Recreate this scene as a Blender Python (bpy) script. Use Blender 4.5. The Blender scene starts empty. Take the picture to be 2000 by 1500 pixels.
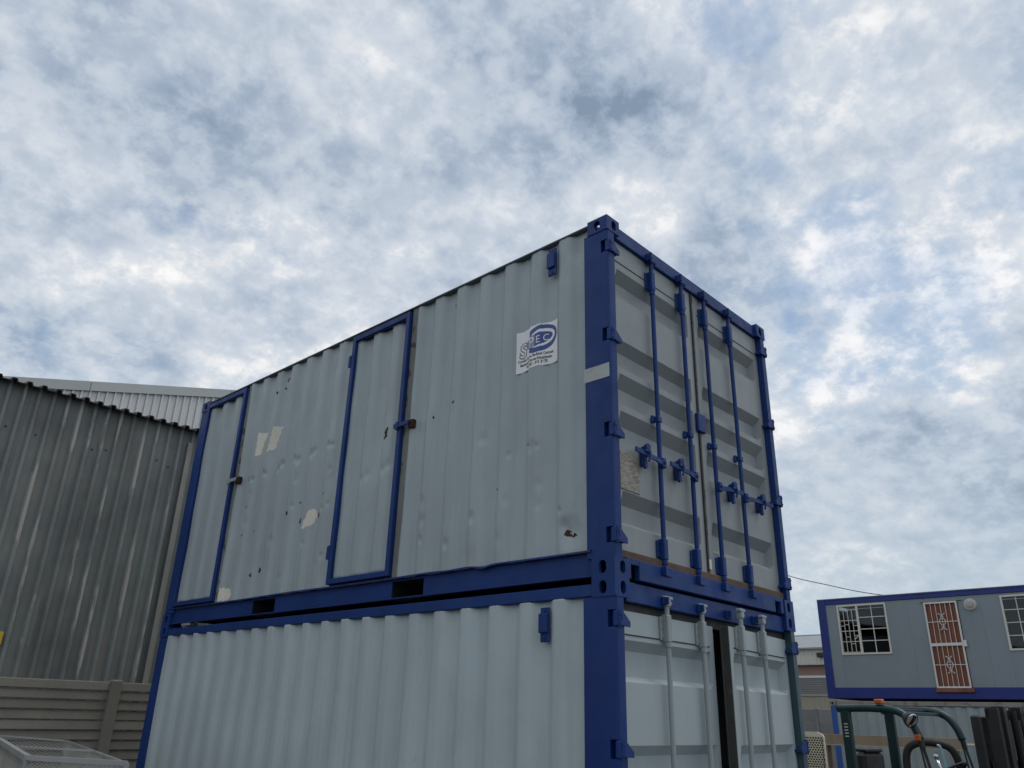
import bpy, bmesh, math, random
from mathutils import Vector, Matrix
random.seed(7)
R = math.radians
sc = bpy.context.scene
col = sc.collection

# ------------------------------------------------------------------ camera
cam = bpy.data.cameras.new('camera'); camo = bpy.data.objects.new('camera', cam); col.objects.link(camo)
HD, PT, RL = 0.810488, 0.395391, 0.028815
fw = Vector((math.sin(HD)*math.cos(PT), math.cos(HD)*math.cos(PT), math.sin(PT)))
rt = Vector((math.cos(HD), -math.sin(HD), 0)); up = rt.cross(fw)
r2 = rt*math.cos(RL)+up*math.sin(RL); u2 = up*math.cos(RL)-rt*math.sin(RL)
M = Matrix((r2, u2, -fw)).transposed().to_4x4(); M.translation = (-3.96575, -2.87023, 1.79386)
camo.matrix_world = M
cam.sensor_fit = 'HORIZONTAL'; cam.sensor_width = 36; cam.lens = 36*1551.07/2000
cam.clip_start = 0.05; cam.clip_end = 5000
sc.camera = camo
sc.render.resolution_x = 1024; sc.render.resolution_y = 768

# ------------------------------------------------------------------ sky and sun
SUN_EL, SUN_HEAD = R(68), R(122)          # heading measured from +Y towards +X
world = bpy.data.worlds.new('World'); sc.world = world; world.use_nodes = True
nt = world.node_tree; nt.nodes.clear()
def N(tree, typ, **kw):
    n = tree.nodes.new(typ)
    for k, v in kw.items(): setattr(n, k, v)
    return n
def build_sky():
    L = nt.links.new
    def math_(op, a, b=None, c=None, clamp=False):
        n = N(nt, 'ShaderNodeMath', operation=op, use_clamp=clamp)
        for i, s in enumerate((a, b, c)):
            if s is None: continue
            if isinstance(s, (int, float)): n.inputs[i].default_value = s
            else: L(s, n.inputs[i])
        return n.outputs[0]
    def rng(v, a, b, c=0., d=1., smooth=True):
        n = N(nt, 'ShaderNodeMapRange', interpolation_type='SMOOTHSTEP' if smooth else 'LINEAR', clamp=True) if smooth else N(nt, 'ShaderNodeMapRange', clamp=True)
        L(v, n.inputs[0])
        for i, s in enumerate((a, b, c, d)): n.inputs[i+1].default_value = s
        return n.outputs[0]
    tc = N(nt, 'ShaderNodeTexCoord'); D = tc.outputs['Generated']
    sep = N(nt, 'ShaderNodeSeparateXYZ'); L(D, sep.inputs[0])
    z = math_('MAXIMUM', sep.outputs[2], 0.0)
    den = math_('ADD', z, 0.45)
    cmb = N(nt, 'ShaderNodeCombineXYZ'); L(math_('DIVIDE', sep.outputs[0], den), cmb.inputs[0]); L(math_('DIVIDE', sep.outputs[1], den), cmb.inputs[1])
    P = cmb.outputs[0]
    def noise(scale, detail, rough, off, dist=0.0, src=P, lac=2.0):
        mp = N(nt, 'ShaderNodeMapping'); mp.inputs['Location'].default_value = off; L(src, mp.inputs['Vector'])
        n = N(nt, 'ShaderNodeTexNoise', noise_dimensions='3D'); n.inputs['Scale'].default_value = scale
        n.inputs['Detail'].default_value = detail; n.inputs['Roughness'].default_value = rough; n.inputs['Distortion'].default_value = dist; n.inputs['Lacunarity'].default_value = lac
        L(mp.outputs[0], n.inputs['Vector']); return n.outputs[0]
    wn = N(nt, 'ShaderNodeTexNoise'); wn.inputs['Scale'].default_value = 7; wn.inputs['Detail'].default_value = 2; wn.inputs['Roughness'].default_value = .6; L(D, wn.inputs['Vector'])
    w1 = N(nt, 'ShaderNodeVectorMath', operation='SUBTRACT'); L(wn.outputs['Color'], w1.inputs[0]); w1.inputs[1].default_value = (.5, .5, .5)
    w2 = N(nt, 'ShaderNodeVectorMath', operation='MULTIPLY_ADD'); L(w1.outputs[0], w2.inputs[0]); w2.inputs[1].default_value = (.42, .42, .42); L(D, w2.inputs[2])
    w3 = N(nt, 'ShaderNodeVectorMath', operation='NORMALIZE'); L(w2.outputs[0], w3.inputs[0]); DW = w3.outputs[0]
    def blob(u, v, rad_in, rad_out):           # a soft patch of sky seen in one direction
        d = (fw + r2*((u-1000)/1551.07) - u2*((v-750)/1551.07)).normalized()
        n = N(nt, 'ShaderNodeVectorMath', operation='DOT_PRODUCT'); L(DW, n.inputs[0]); n.inputs[1].default_value = d
        return rng(n.outputs['Value'], math.cos(R(rad_out)), math.cos(R(rad_in)))
    big = noise(2.3, 2, 0.5, (3.1, 1.7, 0.4), 0.1)
    mid = noise(7.2, 6, 0.54, (0.6, 4.2, 1.3), 0.12)
    puf = noise(24.0, 7, 0.62, (7.6, 2.2, 2.3), 0.1)
    # brightness of the cloud sheet: broad grey bellies, bright puffy edges
    b = math_('ADD', math_('MULTIPLY', big, 0.70), math_('ADD', math_('ADD', math_('MULTIPLY', mid, 0.72), math_('MULTIPLY', rng(mid, 0.36, 0.64), 0.09)), math_('ADD', math_('MULTIPLY', puf, 0.40), math_('MULTIPLY', rng(puf, 0.40, 0.64), 0.13))))
    for (u, v, a, c, k) in SKY_LIGHT:
        b = math_('ADD', b, math_('MULTIPLY', blob(u, v, a, c), k))
    b = rng(b, 0.50, 1.34, smooth=False)
    ramp = N(nt, 'ShaderNodeValToRGB'); L(b, ramp.inputs[0]); el = ramp.color_ramp.elements
    el[0].position = 0.0; el[0].color = (.185, .240, .320, 1); el[1].position = 1.0; el[1].color = (.80, .785, .775, 1)
    for p, c_ in ((.12, (.250, .310, .395, 1)), (.27, (.325, .385, .468, 1)), (.42, (.408, .460, .530, 1)), (.58, (.475, .520, .580, 1)), (.72, (.535, .570, .615, 1)), (.84, (.645, .655, .670, 1))):
        e = el.new(p); e.color = c_
    # coverage: mostly covered, thin blue gaps
    cov = math_('ADD', math_('MULTIPLY', noise(3.6, 7, 0.58, (9.3, 5.5, 6.1), 0.15), 0.8), math_('ADD', math_('MULTIPLY', mid, 0.45), math_('MULTIPLY', puf, 0.35)))
    for (u, v, a, c, k) in SKY_GAPS:
        cov = math_('SUBTRACT', cov, math_('MULTIPLY', blob(u, v, a, c), k))
    cov = rng(cov, 0.38, 0.74, 0.42, 1.0)
    haze = rng(sep.outputs[2], 0.0, 0.42, 1.0, 0.0)
    sky = N(nt, 'ShaderNodeTexSky', sky_type='NISHITA', sun_disc=False); sky.sun_elevation = SUN_EL; sky.sun_rotation = SUN_HEAD
    sky.air_density = 1.0; sky.dust_density = 1.0; sky.ozone_density = 1.0
    bs = N(nt, 'ShaderNodeBackground'); tint = N(nt, 'ShaderNodeMix', data_type='RGBA', blend_type='MULTIPLY'); tint.inputs[0].default_value = 1; L(sky.outputs[0], tint.inputs[6]); tint.inputs[7].default_value = (.88, 1.04, 1.04, 1); L(tint.outputs[2], bs.inputs[0]); bs.inputs[1].default_value = 0.10
    mixh = N(nt, 'ShaderNodeMix', data_type='RGBA'); L(math_('MULTIPLY', haze, 0.75), mixh.inputs[0]); L(ramp.outputs[0], mixh.inputs[6]); mixh.inputs[7].default_value = (.36, .43, .49, 1)
    bc = N(nt, 'ShaderNodeBackground'); L(mixh.outputs[2], bc.inputs[0]); bc.inputs[1].default_value = 1.0
    ms = N(nt, 'ShaderNodeMixShader'); L(math_('MAXIMUM', math_('MULTIPLY', cov, 0.94), math_('MULTIPLY', haze, 0.9)), ms.inputs[0]); L(bs.outputs[0], ms.inputs[1]); L(bc.outputs[0], ms.inputs[2])
    out = N(nt, 'ShaderNodeOutputWorld'); L(ms.outputs[0], out.inputs[0])
# pixel-direction patches of the cloud sheet: (u, v, inner deg, outer deg, amount)
SKY_LIGHT = [(1085, 150, 0, 12, -.36), (420, 250, 0, 9, -.12), (60, 240, 0, 8, -.12), (250, 500, 2, 15, .10), (650, 110, 0, 9, .03), (1800, 640, 0, 9, .18),
             (1250, 90, 0, 5, .22), (1850, 850, 0, 6, -.14), (1300, 420, 0, 8, .10), (100, 690, 0, 8, -.16), (720, 430, 0, 6, -.16), (1480, 480, 0, 6, -.12), (1900, 1000, 2, 10, -.06), (980, 330, 0, 7, .10)]
SKY_GAPS = [(1900, 300, 0, 12, .18), (1510, 190, 0, 6, .22), (1680, 590, 0, 9, .24), (380, 370, 0, 4, .24), (255, 330, 0, 3, .22), (60, 690, 0, 8, .24), (440, 680, 0, 7, .18), (1440, 0, 0, 5, .30),
            (300, 500, 4, 20, -.06), (1000, 200, 4, 14, -.12)]
build_sky()
sun = bpy.data.lights.new('sun', 'SUN'); suno = bpy.data.objects.new('sun', sun); col.objects.link(suno)
sun.energy = 0.8; sun.angle = R(24); sun.color = (1, .96, .9)
sd = Vector((math.sin(SUN_HEAD)*math.cos(SUN_EL), math.cos(SUN_HEAD)*math.cos(SUN_EL), math.sin(SUN_EL)))
suno.rotation_euler = sd.to_track_quat('Z', 'Y').to_euler()
sc.view_settings.view_transform = 'Standard'; sc.view_settings.look = 'None'
sc.view_settings.exposure = 0.36; sc.view_settings.gamma = 1.0; sc.view_settings.use_curve_mapping = False
sc.render.engine = 'CYCLES'

# ------------------------------------------------------------------ materials
MATS = {}
def surf(name, base, rough=0.5, metal=0.0, var=0.10, streak=0.0, streak_col=None, spots=0.0, spot_col=(.09, .035, .015), spot_scale=6., spot_thr=.68, grain=0.06, bump=0.0, bscale=60., stretch=(1, 1, .08), sscale=5., spec=.5, rnd=0.0, sthr=(.52, .72), patch=0.0, patch_col=None):
    m = bpy.data.materials.new(name); m.use_nodes = True; t = m.node_tree; L = t.links.new
    bsdf = t.nodes['Principled BSDF']; tc = N(t, 'ShaderNodeTexCoord'); src = tc.outputs['Object']
    if rnd:
        oi0 = N(t, 'ShaderNodeObjectInfo'); sc_ = N(t, 'ShaderNodeVectorMath', operation='SCALE'); sc_.inputs[0].default_value = (31, 47, 23); L(oi0.outputs['Random'], sc_.inputs['Scale'])
        ad = N(t, 'ShaderNodeVectorMath', operation='ADD'); L(src, ad.inputs[0]); L(sc_.outputs[0], ad.inputs[1]); src = ad.outputs[0]
    def nz(scale, detail=4, rough_=.55, st=(1, 1, 1), dist=0):
        mp = N(t, 'ShaderNodeMapping'); mp.inputs['Scale'].default_value = st; L(src, mp.inputs[0])
        n = N(t, 'ShaderNodeTexNoise'); n.inputs['Scale'].default_value = scale; n.inputs['Detail'].default_value = detail; n.inputs['Roughness'].default_value = rough_; n.inputs['Distortion'].default_value = dist
        L(mp.outputs[0], n.inputs['Vector']); return n.outputs[0]
    def mr(v, a, b, c, d):
        n = N(t, 'ShaderNodeMapRange', clamp=True); L(v, n.inputs[0])
        for i, s in enumerate((a, b, c, d)): n.inputs[i+1].default_value = s
        return n.outputs[0]
    def mix(f, a, b, mode='MIX'):
        n = N(t, 'ShaderNodeMix', data_type='RGBA', blend_type=mode); n.clamp_factor = True
        for i, s in ((0, f), (6, a), (7, b)):
            if isinstance(s, (int, float)): n.inputs[i].default_value = s
            elif isinstance(s, tuple): n.inputs[i].default_value = (*s, 1) if len(s) == 3 else s
            else: L(s, n.inputs[i])
        return n.outputs[2]
    def scale_col(c, fac):
        n = N(t, 'ShaderNodeVectorMath', operation='SCALE')
        if isinstance(c, tuple): n.inputs[0].default_value = c[:3]
        else: L(c, n.inputs[0])
        L(fac, n.inputs['Scale']); return n.outputs[0]
    c = tuple(base)
    if patch: c = mix(mr(nz(.9, 5, .6, (1, 1, 1), .6), .50, .66, 0, patch), c, tuple(patch_col))
    v = mr(nz(1.3, 5, .6), .3, .7, 1-var, 1+var); c = scale_col(c, v)
    if grain: c = scale_col(c, mr(nz(90, 3, .7), .25, .75, 1-grain, 1+grain))
    if rnd:
        oi = N(t, 'ShaderNodeObjectInfo'); c = scale_col(c, mr(oi.outputs['Random'], 0, 1, 1-rnd, 1+rnd))
    if streak: c = mix(mr(nz(sscale, 6, .6, stretch, .1), sthr[0], sthr[1], 0, streak), c, tuple(streak_col))
    if spots: c = mix(mr(nz(spot_scale, 6, .65, (1, 1, 1), .4), spot_thr, spot_thr+.05, 0, spots), c, tuple(spot_col))
    L(c, bsdf.inputs['Base Color'])
    L(mr(nz(7, 4, .6), .3, .7, max(.02, rough-.10), min(1, rough+.12)), bsdf.inputs['Roughness'])
    bsdf.inputs['Metallic'].default_value = metal; bsdf.inputs['Specular IOR Level'].default_value = spec
    if bump:
        b = N(t, 'ShaderNodeBump'); b.inputs['Strength'].default_value = bump; b.inputs['Distance'].default_value = .01; L(nz(bscale, 5, .6), b.inputs['Height']); L(b.outputs[0], bsdf.inputs['Normal'])
    MATS[name] = m; return m
GREY_U = (.372, .424, .434)
surf('grey_upper', GREY_U, .48, var=.07, streak=.35, streak_col=(.27, .30, .295), spots=.7, spot_thr=.745, spot_scale=4.5, spot_col=(.16, .14, .12), bump=.10, bscale=14, stretch=(1, 1, .05), sscale=7)
surf('grey_lower', (.452, .515, .526), .50, var=.08, streak=.45, streak_col=(.385, .435, .435), sthr=(.50, .66), spots=.6, spot_thr=.715, spot_scale=7, spot_col=(.25, .255, .25), bump=.10, bscale=16, sscale=8)
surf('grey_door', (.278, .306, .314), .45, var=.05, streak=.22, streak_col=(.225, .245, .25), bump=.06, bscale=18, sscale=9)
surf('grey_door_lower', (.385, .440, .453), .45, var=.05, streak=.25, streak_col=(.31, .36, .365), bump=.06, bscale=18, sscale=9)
surf('grey_hardware', (.31, .345, .345), .45, var=.06, spots=.5, spot_thr=.7, spot_col=(.2, .17, .14))
surf('blue', (.006, .037, .172), .52, spec=.32, grain=.10, var=.20, streak=.45, sthr=(.50, .68), streak_col=(.018, .046, .155), spots=.85, spot_thr=.705, spot_scale=8, spot_col=(.10, .075, .06), bump=.08, bscale=20)
surf('blue_deep', (.004, .030, .165), .45, spec=.35, var=.12, streak=.3, streak_col=(.012, .03, .13), spots=.85, spot_thr=.73, spot_scale=5, spot_col=(.3, .32, .33), bump=.05, bscale=20)
surf('blue_rusty', (.010, .034, .165), .45, spec=.35, var=.12, spots=.9, spot_thr=.60, spot_scale=5, spot_col=(.075, .032, .018), bump=.10, bscale=24)
surf('blue_teal', (.035, .075, .095), .45, var=.10, spots=.6, spot_thr=.7)
surf('rust', (.060, .030, .021), .85, var=.35, bump=.4, bscale=60, spec=.2)
surf('rust_jamb', (.19, .195, .18), .8, var=.2, spots=.9, spot_thr=.55, spot_scale=7, spot_col=(.07, .045, .032), bump=.25)
surf('rail_dark', (.10, .12, .135), .6, var=.15)
surf('seal', (.050, .050, .048), .7, var=.2, spots=.6, spot_thr=.6, spot_scale=9, spot_col=(.10, .075, .05), spec=.3)
surf('shade_black', (.02, .02, .022), .9, spec=.1)  # near-black standing in for shade inside pockets and behind holes
surf('plywood', (.105, .066, .043), .75, var=.25, streak=.7, streak_col=(.045, .028, .02), sscale=6, stretch=(1, 1, 6))
surf('paper', (.74, .70, .60), .8, var=.12, spots=.6, spot_thr=.6, spot_scale=14, spot_col=(.42, .39, .33), spec=.2)
surf('placard', (.36, .34, .30), .6, var=.2, streak=.8, streak_col=(.20, .17, .13), sscale=55, stretch=(.45, 1, 1.6), sthr=(.46, .56))
surf('plate_white', (.46, .48, .46), .6, var=.12, streak=.8, streak_col=(.10, .095, .08), sscale=11, stretch=(1, 1, 1), sthr=(.62, .66))
surf('sticker_white', (.86, .86, .84), .45, var=.05)
surf('sticker_grey', (.22, .23, .30), .5, var=.05)
surf('sticker_blue', (.035, .075, .27), .45, var=.12)
surf('sticker_lilac', (.28, .32, .45), .45, var=.10)
surf('sticker_text', (.05, .05, .07), .6, var=.1)
surf('shed_pan', (.182, .196, .188), .80, spec=.25, var=.20, streak=.45, streak_col=(.110, .122, .118), sscale=3, patch=.8, patch_col=(.245, .228, .200), bump=.10, bscale=30, rnd=.08, stretch=(1, 1, .10), spots=.35, spot_thr=.66, spot_scale=5, spot_col=(.30, .29, .27))
surf('shed_rib', (.205, .218, .210), .80, spec=.25, var=.2, streak=.9, streak_col=(.42, .40, .37), sscale=4.2, stretch=(1, 1, .15), sthr=(.565, .60), spots=.8, spot_thr=.73, spot_scale=2.6, spot_col=(.14, .075, .05), rnd=.10)
surf('shed_side', (.195, .208, .200), .80, spec=.25, var=.2, streak=.7, streak_col=(.37, .355, .33), sscale=4.2, stretch=(1, 1, .15), sthr=(.575, .61), rnd=.10)
surf('shed_trim', (.27, .265, .235), .6, var=.18, streak=.6, streak_col=(.20, .19, .16), sscale=5)
surf('roof_dark', (.045, .045, .045), .8, var=.3)
surf('white_clad', (.70, .69, .68), .5, var=.05, streak=.25, streak_col=(.45, .45, .43), rnd=.03)
surf('flashing_and_rib_shade', (.47, .49, .48), .5, var=.05, rnd=.03)  # flashing colour, also the painted shade on the gable's rib sides
surf('concrete_wall', (.205, .190, .162), .9, var=.14, streak=.4, streak_col=(.15, .14, .12), bump=.35, bscale=40, rnd=.06, spec=.25, spots=.3, spot_thr=.64, spot_scale=3, spot_col=(.13, .12, .10))
surf('concrete_grey', (.27, .27, .26), .9, var=.12, bump=.3, spec=.25, rnd=.05)
surf('ground', (.095, .091, .087), .95, var=.18, patch=.5, patch_col=(.085, .083, .08), bump=.5, bscale=25, spec=.2)
surf('galv', (.37, .37, .365), .5, metal=.25, var=.15, spots=.5, spot_thr=.66, spot_col=(.22, .20, .17))
surf('galv_mesh', (.42, .41, .38), .6, metal=.2, var=.2)
surf('office_wall', (.235, .275, .30), .5, var=.04, streak=.2, streak_col=(.19, .215, .23), sscale=3, rnd=.025)
surf('office_blue', (.014, .032, .200), .45, var=.10, streak=.3, streak_col=(.016, .025, .12))
surf('post_blue', (.03, .10, .34), .5, var=.12, spots=.6, spot_thr=.64, spot_col=(.12, .10, .09))
surf('cream_frame', (.66, .64, .57), .5, var=.06)
surf('white_gate', (.70, .70, .68), .5, var=.06)
surf('door_wood', (.225, .072, .032), .5, var=.2, streak=.6, streak_col=(.12, .036, .018), sscale=9, stretch=(1, 1, .1))
surf('lamp_glass', (.42, .41, .37), .35, var=.1)
surf('interior', (.05, .05, .052), .9)
surf('clad_container', (.30, .35, .355), .55, var=.08, streak=.3, streak_col=(.2, .235, .24), spots=.5, spot_thr=.70)
surf('rail_worn', (.26, .255, .235), .6, var=.15, spots=.8, spot_thr=.56, spot_scale=3, spot_col=(.17, .115, .06))
surf('forklift_green', (.005, .033, .034), .4, var=.12)
surf('black_steel', (.018, .018, .019), .5, var=.3, spots=.5, spot_thr=.62, spot_col=(.055, .045, .04))
surf('black_vinyl', (.02, .02, .021), .6)
surf('rubber', (.025, .025, .025), .85)
surf('orange_lens', (.50, .10, .015), .3)
surf('chrome', (.75, .76, .78), .12, metal=1.0)
surf('lens', (.75, .76, .78), .15)
surf('hose', (.30, .52, .56), .4)
surf('cream_metal', (.74, .67, .50), .5, var=.1)
surf('table_wood', (.30, .225, .155), .75, var=.15, streak=.5, streak_col=(.20, .15, .105))
surf('far_roof', (.27, .285, .295), .6, var=.08)
surf('far_white', (.68, .65, .57), .6, var=.08)
surf('far_lintel', (.70, .69, .66), .6)
surf('shutter', (.21, .21, .205), .55, var=.06)
surf('far_beige', (.42, .385, .31), .6, var=.1, streak=.5, streak_col=(.28, .22, .16))
surf('yellow', (.62, .43, .03), .5, var=.1)
def brick_mat():
    m = bpy.data.materials.new('brick'); m.use_nodes = True; t = m.node_tree; b = t.nodes['Principled BSDF']
    tc = N(t, 'ShaderNodeTexCoord'); mp = N(t, 'ShaderNodeMapping'); mp.inputs['Rotation'].default_value = (R(90), 0, R(90)); t.links.new(tc.outputs['Object'], mp.inputs[0])
    br = N(t, 'ShaderNodeTexBrick'); br.inputs['Scale'].default_value = 2.2; br.inputs['Color1'].default_value = (.36, .105, .06, 1); br.inputs['Color2'].default_value = (.28, .085, .05, 1); br.inputs['Mortar'].default_value = (.30, .20, .16, 1)
    t.links.new(mp.outputs[0], br.inputs[0]); t.links.new(br.outputs[0], b.inputs['Base Color']); b.inputs['Roughness'].default_value = .9; MATS['brick'] = m
brick_mat()
def glass_mat():
    m = bpy.data.materials.new('window_glass'); m.use_nodes = True; t = m.node_tree; t.nodes.clear(); L = t.links.new
    o = N(t, 'ShaderNodeOutputMaterial'); mx = N(t, 'ShaderNodeMixShader'); tr = N(t, 'ShaderNodeBsdfTransparent'); gl = N(t, 'ShaderNodeBsdfGlossy'); fr = N(t, 'ShaderNodeFresnel')
    tr.inputs[0].default_value = (.55, .58, .58, 1); gl.inputs['Roughness'].default_value = .03; gl.inputs[0].default_value = (.8, .85, .9, 1); fr.inputs[0].default_value = 1.55
    L(fr.outputs[0], mx.inputs[0]); L(tr.outputs[0], mx.inputs[1]); L(gl.outputs[0], mx.inputs[2]); L(mx.outputs[0], o.inputs[0]); MATS['window_glass'] = m
glass_mat()

# ------------------------------------------------------------------ mesh helpers
def link(o, parent=None):
    col.objects.link(o)
    if parent is not None: o.parent = parent
    return o
def tag(o, label=None, cat=None, group=None, kind=None):
    for k, v in (('label', label), ('category', cat), ('group', group), ('kind', kind)):
        if v: o[k] = v
    return o
def thing(name, label, cat, loc=(0, 0, 0), rz=0, group=None):
    o = bpy.data.objects.new(name, None); o.location = loc; o.rotation_euler = (0, 0, rz); o.empty_display_size = .1
    return tag(link(o), label, cat, group)
class MB:
    def __init__(s, off=(0, 0, 0)): s.v = []; s.f = []; s.m = []; s.off = Vector(off)
    def add(s, vs, fs, mat=0):
        b = len(s.v); s.v += [tuple(Vector(p)-s.off) for p in vs]; s.f += [tuple(i+b for i in q) for q in fs]; s.m += [mat]*len(fs); return s
    def box(s, x0, x1, y0, y1, z0, z1, ch=.004, mat=0):
        x0, x1 = sorted((x0, x1)); y0, y1 = sorted((y0, y1)); z0, z1 = sorted((z0, z1))
        c = min(ch, .3*(x1-x0), .3*(y1-y0), .3*(z1-z0))
        vs = []; idx = {}
        X, Y, Z = (x0, x1), (y0, y1), (z0, z1)
        for i in (0, 1):
            for j in (0, 1):
                for k in (0, 1):
                    sx, sy, sz = (c, -c)[i], (c, -c)[j], (c, -c)[k]
                    for a in range(3):   # vertex lying on the face normal to axis a
                        p = [X[i]+sx, Y[j]+sy, Z[k]+sz]; p[a] = (X[i], Y[j], Z[k])[a]
                        idx[(i, j, k, a)] = len(vs); vs.append(p)
        fs = []
        def q(*ks): fs.append(tuple(idx[k] for k in ks))
        for e in (0, 1):
            o = [(0, 0), (1, 0), (1, 1), (0, 1)]
            if e == 0: o = o[::-1]
            q(*[(e, a, b, 0) for a, b in o]); q(*[(b, e, a, 1) for a, b in o]); q(*[(a, b, e, 2) for a, b in o])
        for e in (0, 1):
            for g in (0, 1):
                def fl(ks): return ks if (e+g) % 2 else ks[::-1]
                q(*fl([(e, g, 0, 0), (e, g, 1, 0), (e, g, 1, 1), (e, g, 0, 1)][::1]))
                q(*fl([(0, e, g, 1), (1, e, g, 1), (1, e, g, 2), (0, e, g, 2)]))
                q(*fl([(g, 0, e, 2), (g, 1, e, 2), (g, 1, e, 0), (g, 0, e, 0)]))
        for i in (0, 1):
            for j in (0, 1):
                for k in (0, 1):
                    t = [(i, j, k, 0), (i, j, k, 1), (i, j, k, 2)]
                    q(*(t if (i+j+k) % 2 else t[::-1]))
        return s.add(vs, fs, mat)
    def tube(s, pts, r, n=10, mat=0, cap=True):
        pts = [Vector(p) for p in pts]; rs = r if isinstance(r, (list, tuple)) else [r]*len(pts)
        vs = []; fs = []; prev = None
        for i, p in enumerate(pts):
            t = (pts[min(i+1, len(pts)-1)]-pts[max(i-1, 0)]).normalized()
            a = prev if prev is not None else (Vector((0, 0, 1)) if abs(t.z) < .9 else Vector((1, 0, 0)))
            b = t.cross(a).normalized(); a = b.cross(t).normalized(); prev = a
            for k in range(n):
                w = 2*math.pi*k/n; vs.append(p+(a*math.cos(w)+b*math.sin(w))*rs[i])
        for i in range(len(pts)-1):
            for k in range(n):
                k2 = (k+1) % n; fs.append((i*n+k, i*n+k2, (i+1)*n+k2, (i+1)*n+k))
        if cap: fs += [tuple(range(n))[::-1], tuple((len(pts)-1)*n+k for k in range(n))]
        return s.add(vs, fs, mat)
    def prism(s, poly, axis, a, b, mat=0):
        """poly: 2D points in the other two axes (in cyclic order), extruded along axis from a to b"""
        def P(p, t):
            return {'x': (t, p[0], p[1]), 'y': (p[0], t, p[1]), 'z': (p[0], p[1], t)}[axis]
        n = len(poly); vs = [P(p, a) for p in poly]+[P(p, b) for p in poly]
        fs = [tuple(range(n))[::-1], tuple(range(n, 2*n))]+[(k, (k+1) % n, n+(k+1) % n, n+k) for k in range(n)]
        return s.add(vs, fs, mat)
    def beam(s, p, q, w, h, mat=0, roll=0):
        """rectangular bar from p to q"""
        p, q = Vector(p), Vector(q); t = (q-p).normalized(); a = Vector((0, 0, 1)) if abs(t.z) < .95 else Vector((0, 1, 0))
        b = t.cross(a).normalized(); a = b.cross(t).normalized()
        if roll: rm = Matrix.Rotation(roll, 3, t); a = rm @ a; b = rm @ b
        o = [(-1, -1), (1, -1), (1, 1), (-1, 1)]
        vs = [p+b*(x*w/2)+a*(y*h/2) for x, y in o]+[q+b*(x*w/2)+a*(y*h/2) for x, y in o]
        return s.add(vs, [(3, 2, 1, 0), (4, 5, 6, 7)]+[(k, (k+1) % 4, 4+(k+1) % 4, 4+k) for k in range(4)], mat)
    def grid(s, us, ws, fn, mat=0, keep=None, matf=None):
        vs = [fn(u, w) for w in ws for u in us]; n = len(us); b = len(s.v)
        s.v += [tuple(Vector(p)-s.off) for p in vs]
        for j in range(len(ws)-1):
            for i in range(n-1):
                if keep and not keep((us[i]+us[i+1])/2, (ws[j]+ws[j+1])/2): continue
                s.f.append((b+j*n+i, b+j*n+i+1, b+(j+1)*n+i+1, b+(j+1)*n+i)); s.m.append(matf((us[i]+us[i+1])/2, (ws[j]+ws[j+1])/2) if matf else mat)
        return s
    def mesh(s, name, mats, smooth=False, fix=True):
        me = bpy.data.meshes.new(name); me.from_pydata(s.v, [], s.f)
        for m in ([mats] if isinstance(mats, str) else mats): me.materials.append(MATS[m])
        me.polygons.foreach_set('material_index', s.m)
        if fix:
            bm = bmesh.new(); bm.from_mesh(me); bmesh.ops.recalc_face_normals(bm, faces=bm.faces); bm.to_mesh(me); bm.free()
        if smooth:
            me.polygons.foreach_set('use_smooth', [True]*len(me.polygons))
            if smooth is not True: me.set_sharp_from_angle(angle=R(smooth))
        me.update(); return me
    def build(s, name, mats, parent=None, smooth=False, fix=True, loc=None, rz=0):
        o = bpy.data.objects.new(name, s.mesh(name, mats, smooth, fix))
        if loc: o.location = loc
        o.rotation_euler = (0, 0, rz)
        return link(o, parent)
def inst(name, me, parent, loc=(0, 0, 0), rot=(0, 0, 0), sca=(1, 1, 1)):
    o = bpy.data.objects.new(name, me); o.location = loc; o.rotation_euler = rot; o.scale = sca
    return link(o, parent)
def lin(a, b, n): return [a+(b-a)*i/(n-1) for i in range(n)]
def sst(t): t = max(0., min(1., t)); return t*t*(3-2*t)

# ------------------------------------------------------------------ ground
tag(MB().add([(-1500, -1500, 0), (1500, -1500, 0), (1500, 1500, 0), (-1500, 1500, 0)], [(0, 1, 2, 3)]).build('yard_ground', 'ground'), kind='structure')

# ------------------------------------------------------------------ shipping containers
H, LEN, WID = 2.591, 6.058, 2.438
PITCH, DEEP = .2825, .036
def corr(y, ph):
    t = ((ph-y) % PITCH)/PITCH
    if t < .255: return 0.
    if t < .50: return DEEP*sst((t-.255)/.245)
    if t < .755: return DEEP
    return DEEP*(1-sst((t-.755)/.245))
def corr_ys(a, b, ph):
    ks = [0, .06, .255, .30, .3775, .455, .50, .56, .70, .755, .80, .8775, .955]
    ys = {a, b}; k0 = int((a-ph)//PITCH)-2
    for k in range(k0, k0+40):
        for t in ks:
            y = ph+k*PITCH-t*PITCH
            if a+.002 < y < b-.002: ys.add(round(y, 5))
    return sorted(ys)
def stadium(c, s, hu, hv):
    if abs(c) > 1e-6:
        t = hu/abs(c)
        if t*abs(s) <= hv-hu: return t
    d = (hv-hu)*(1 if s > 0 else -1)
    return s*d+math.sqrt(max(0, hu*hu-(c*d)**2))
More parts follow.
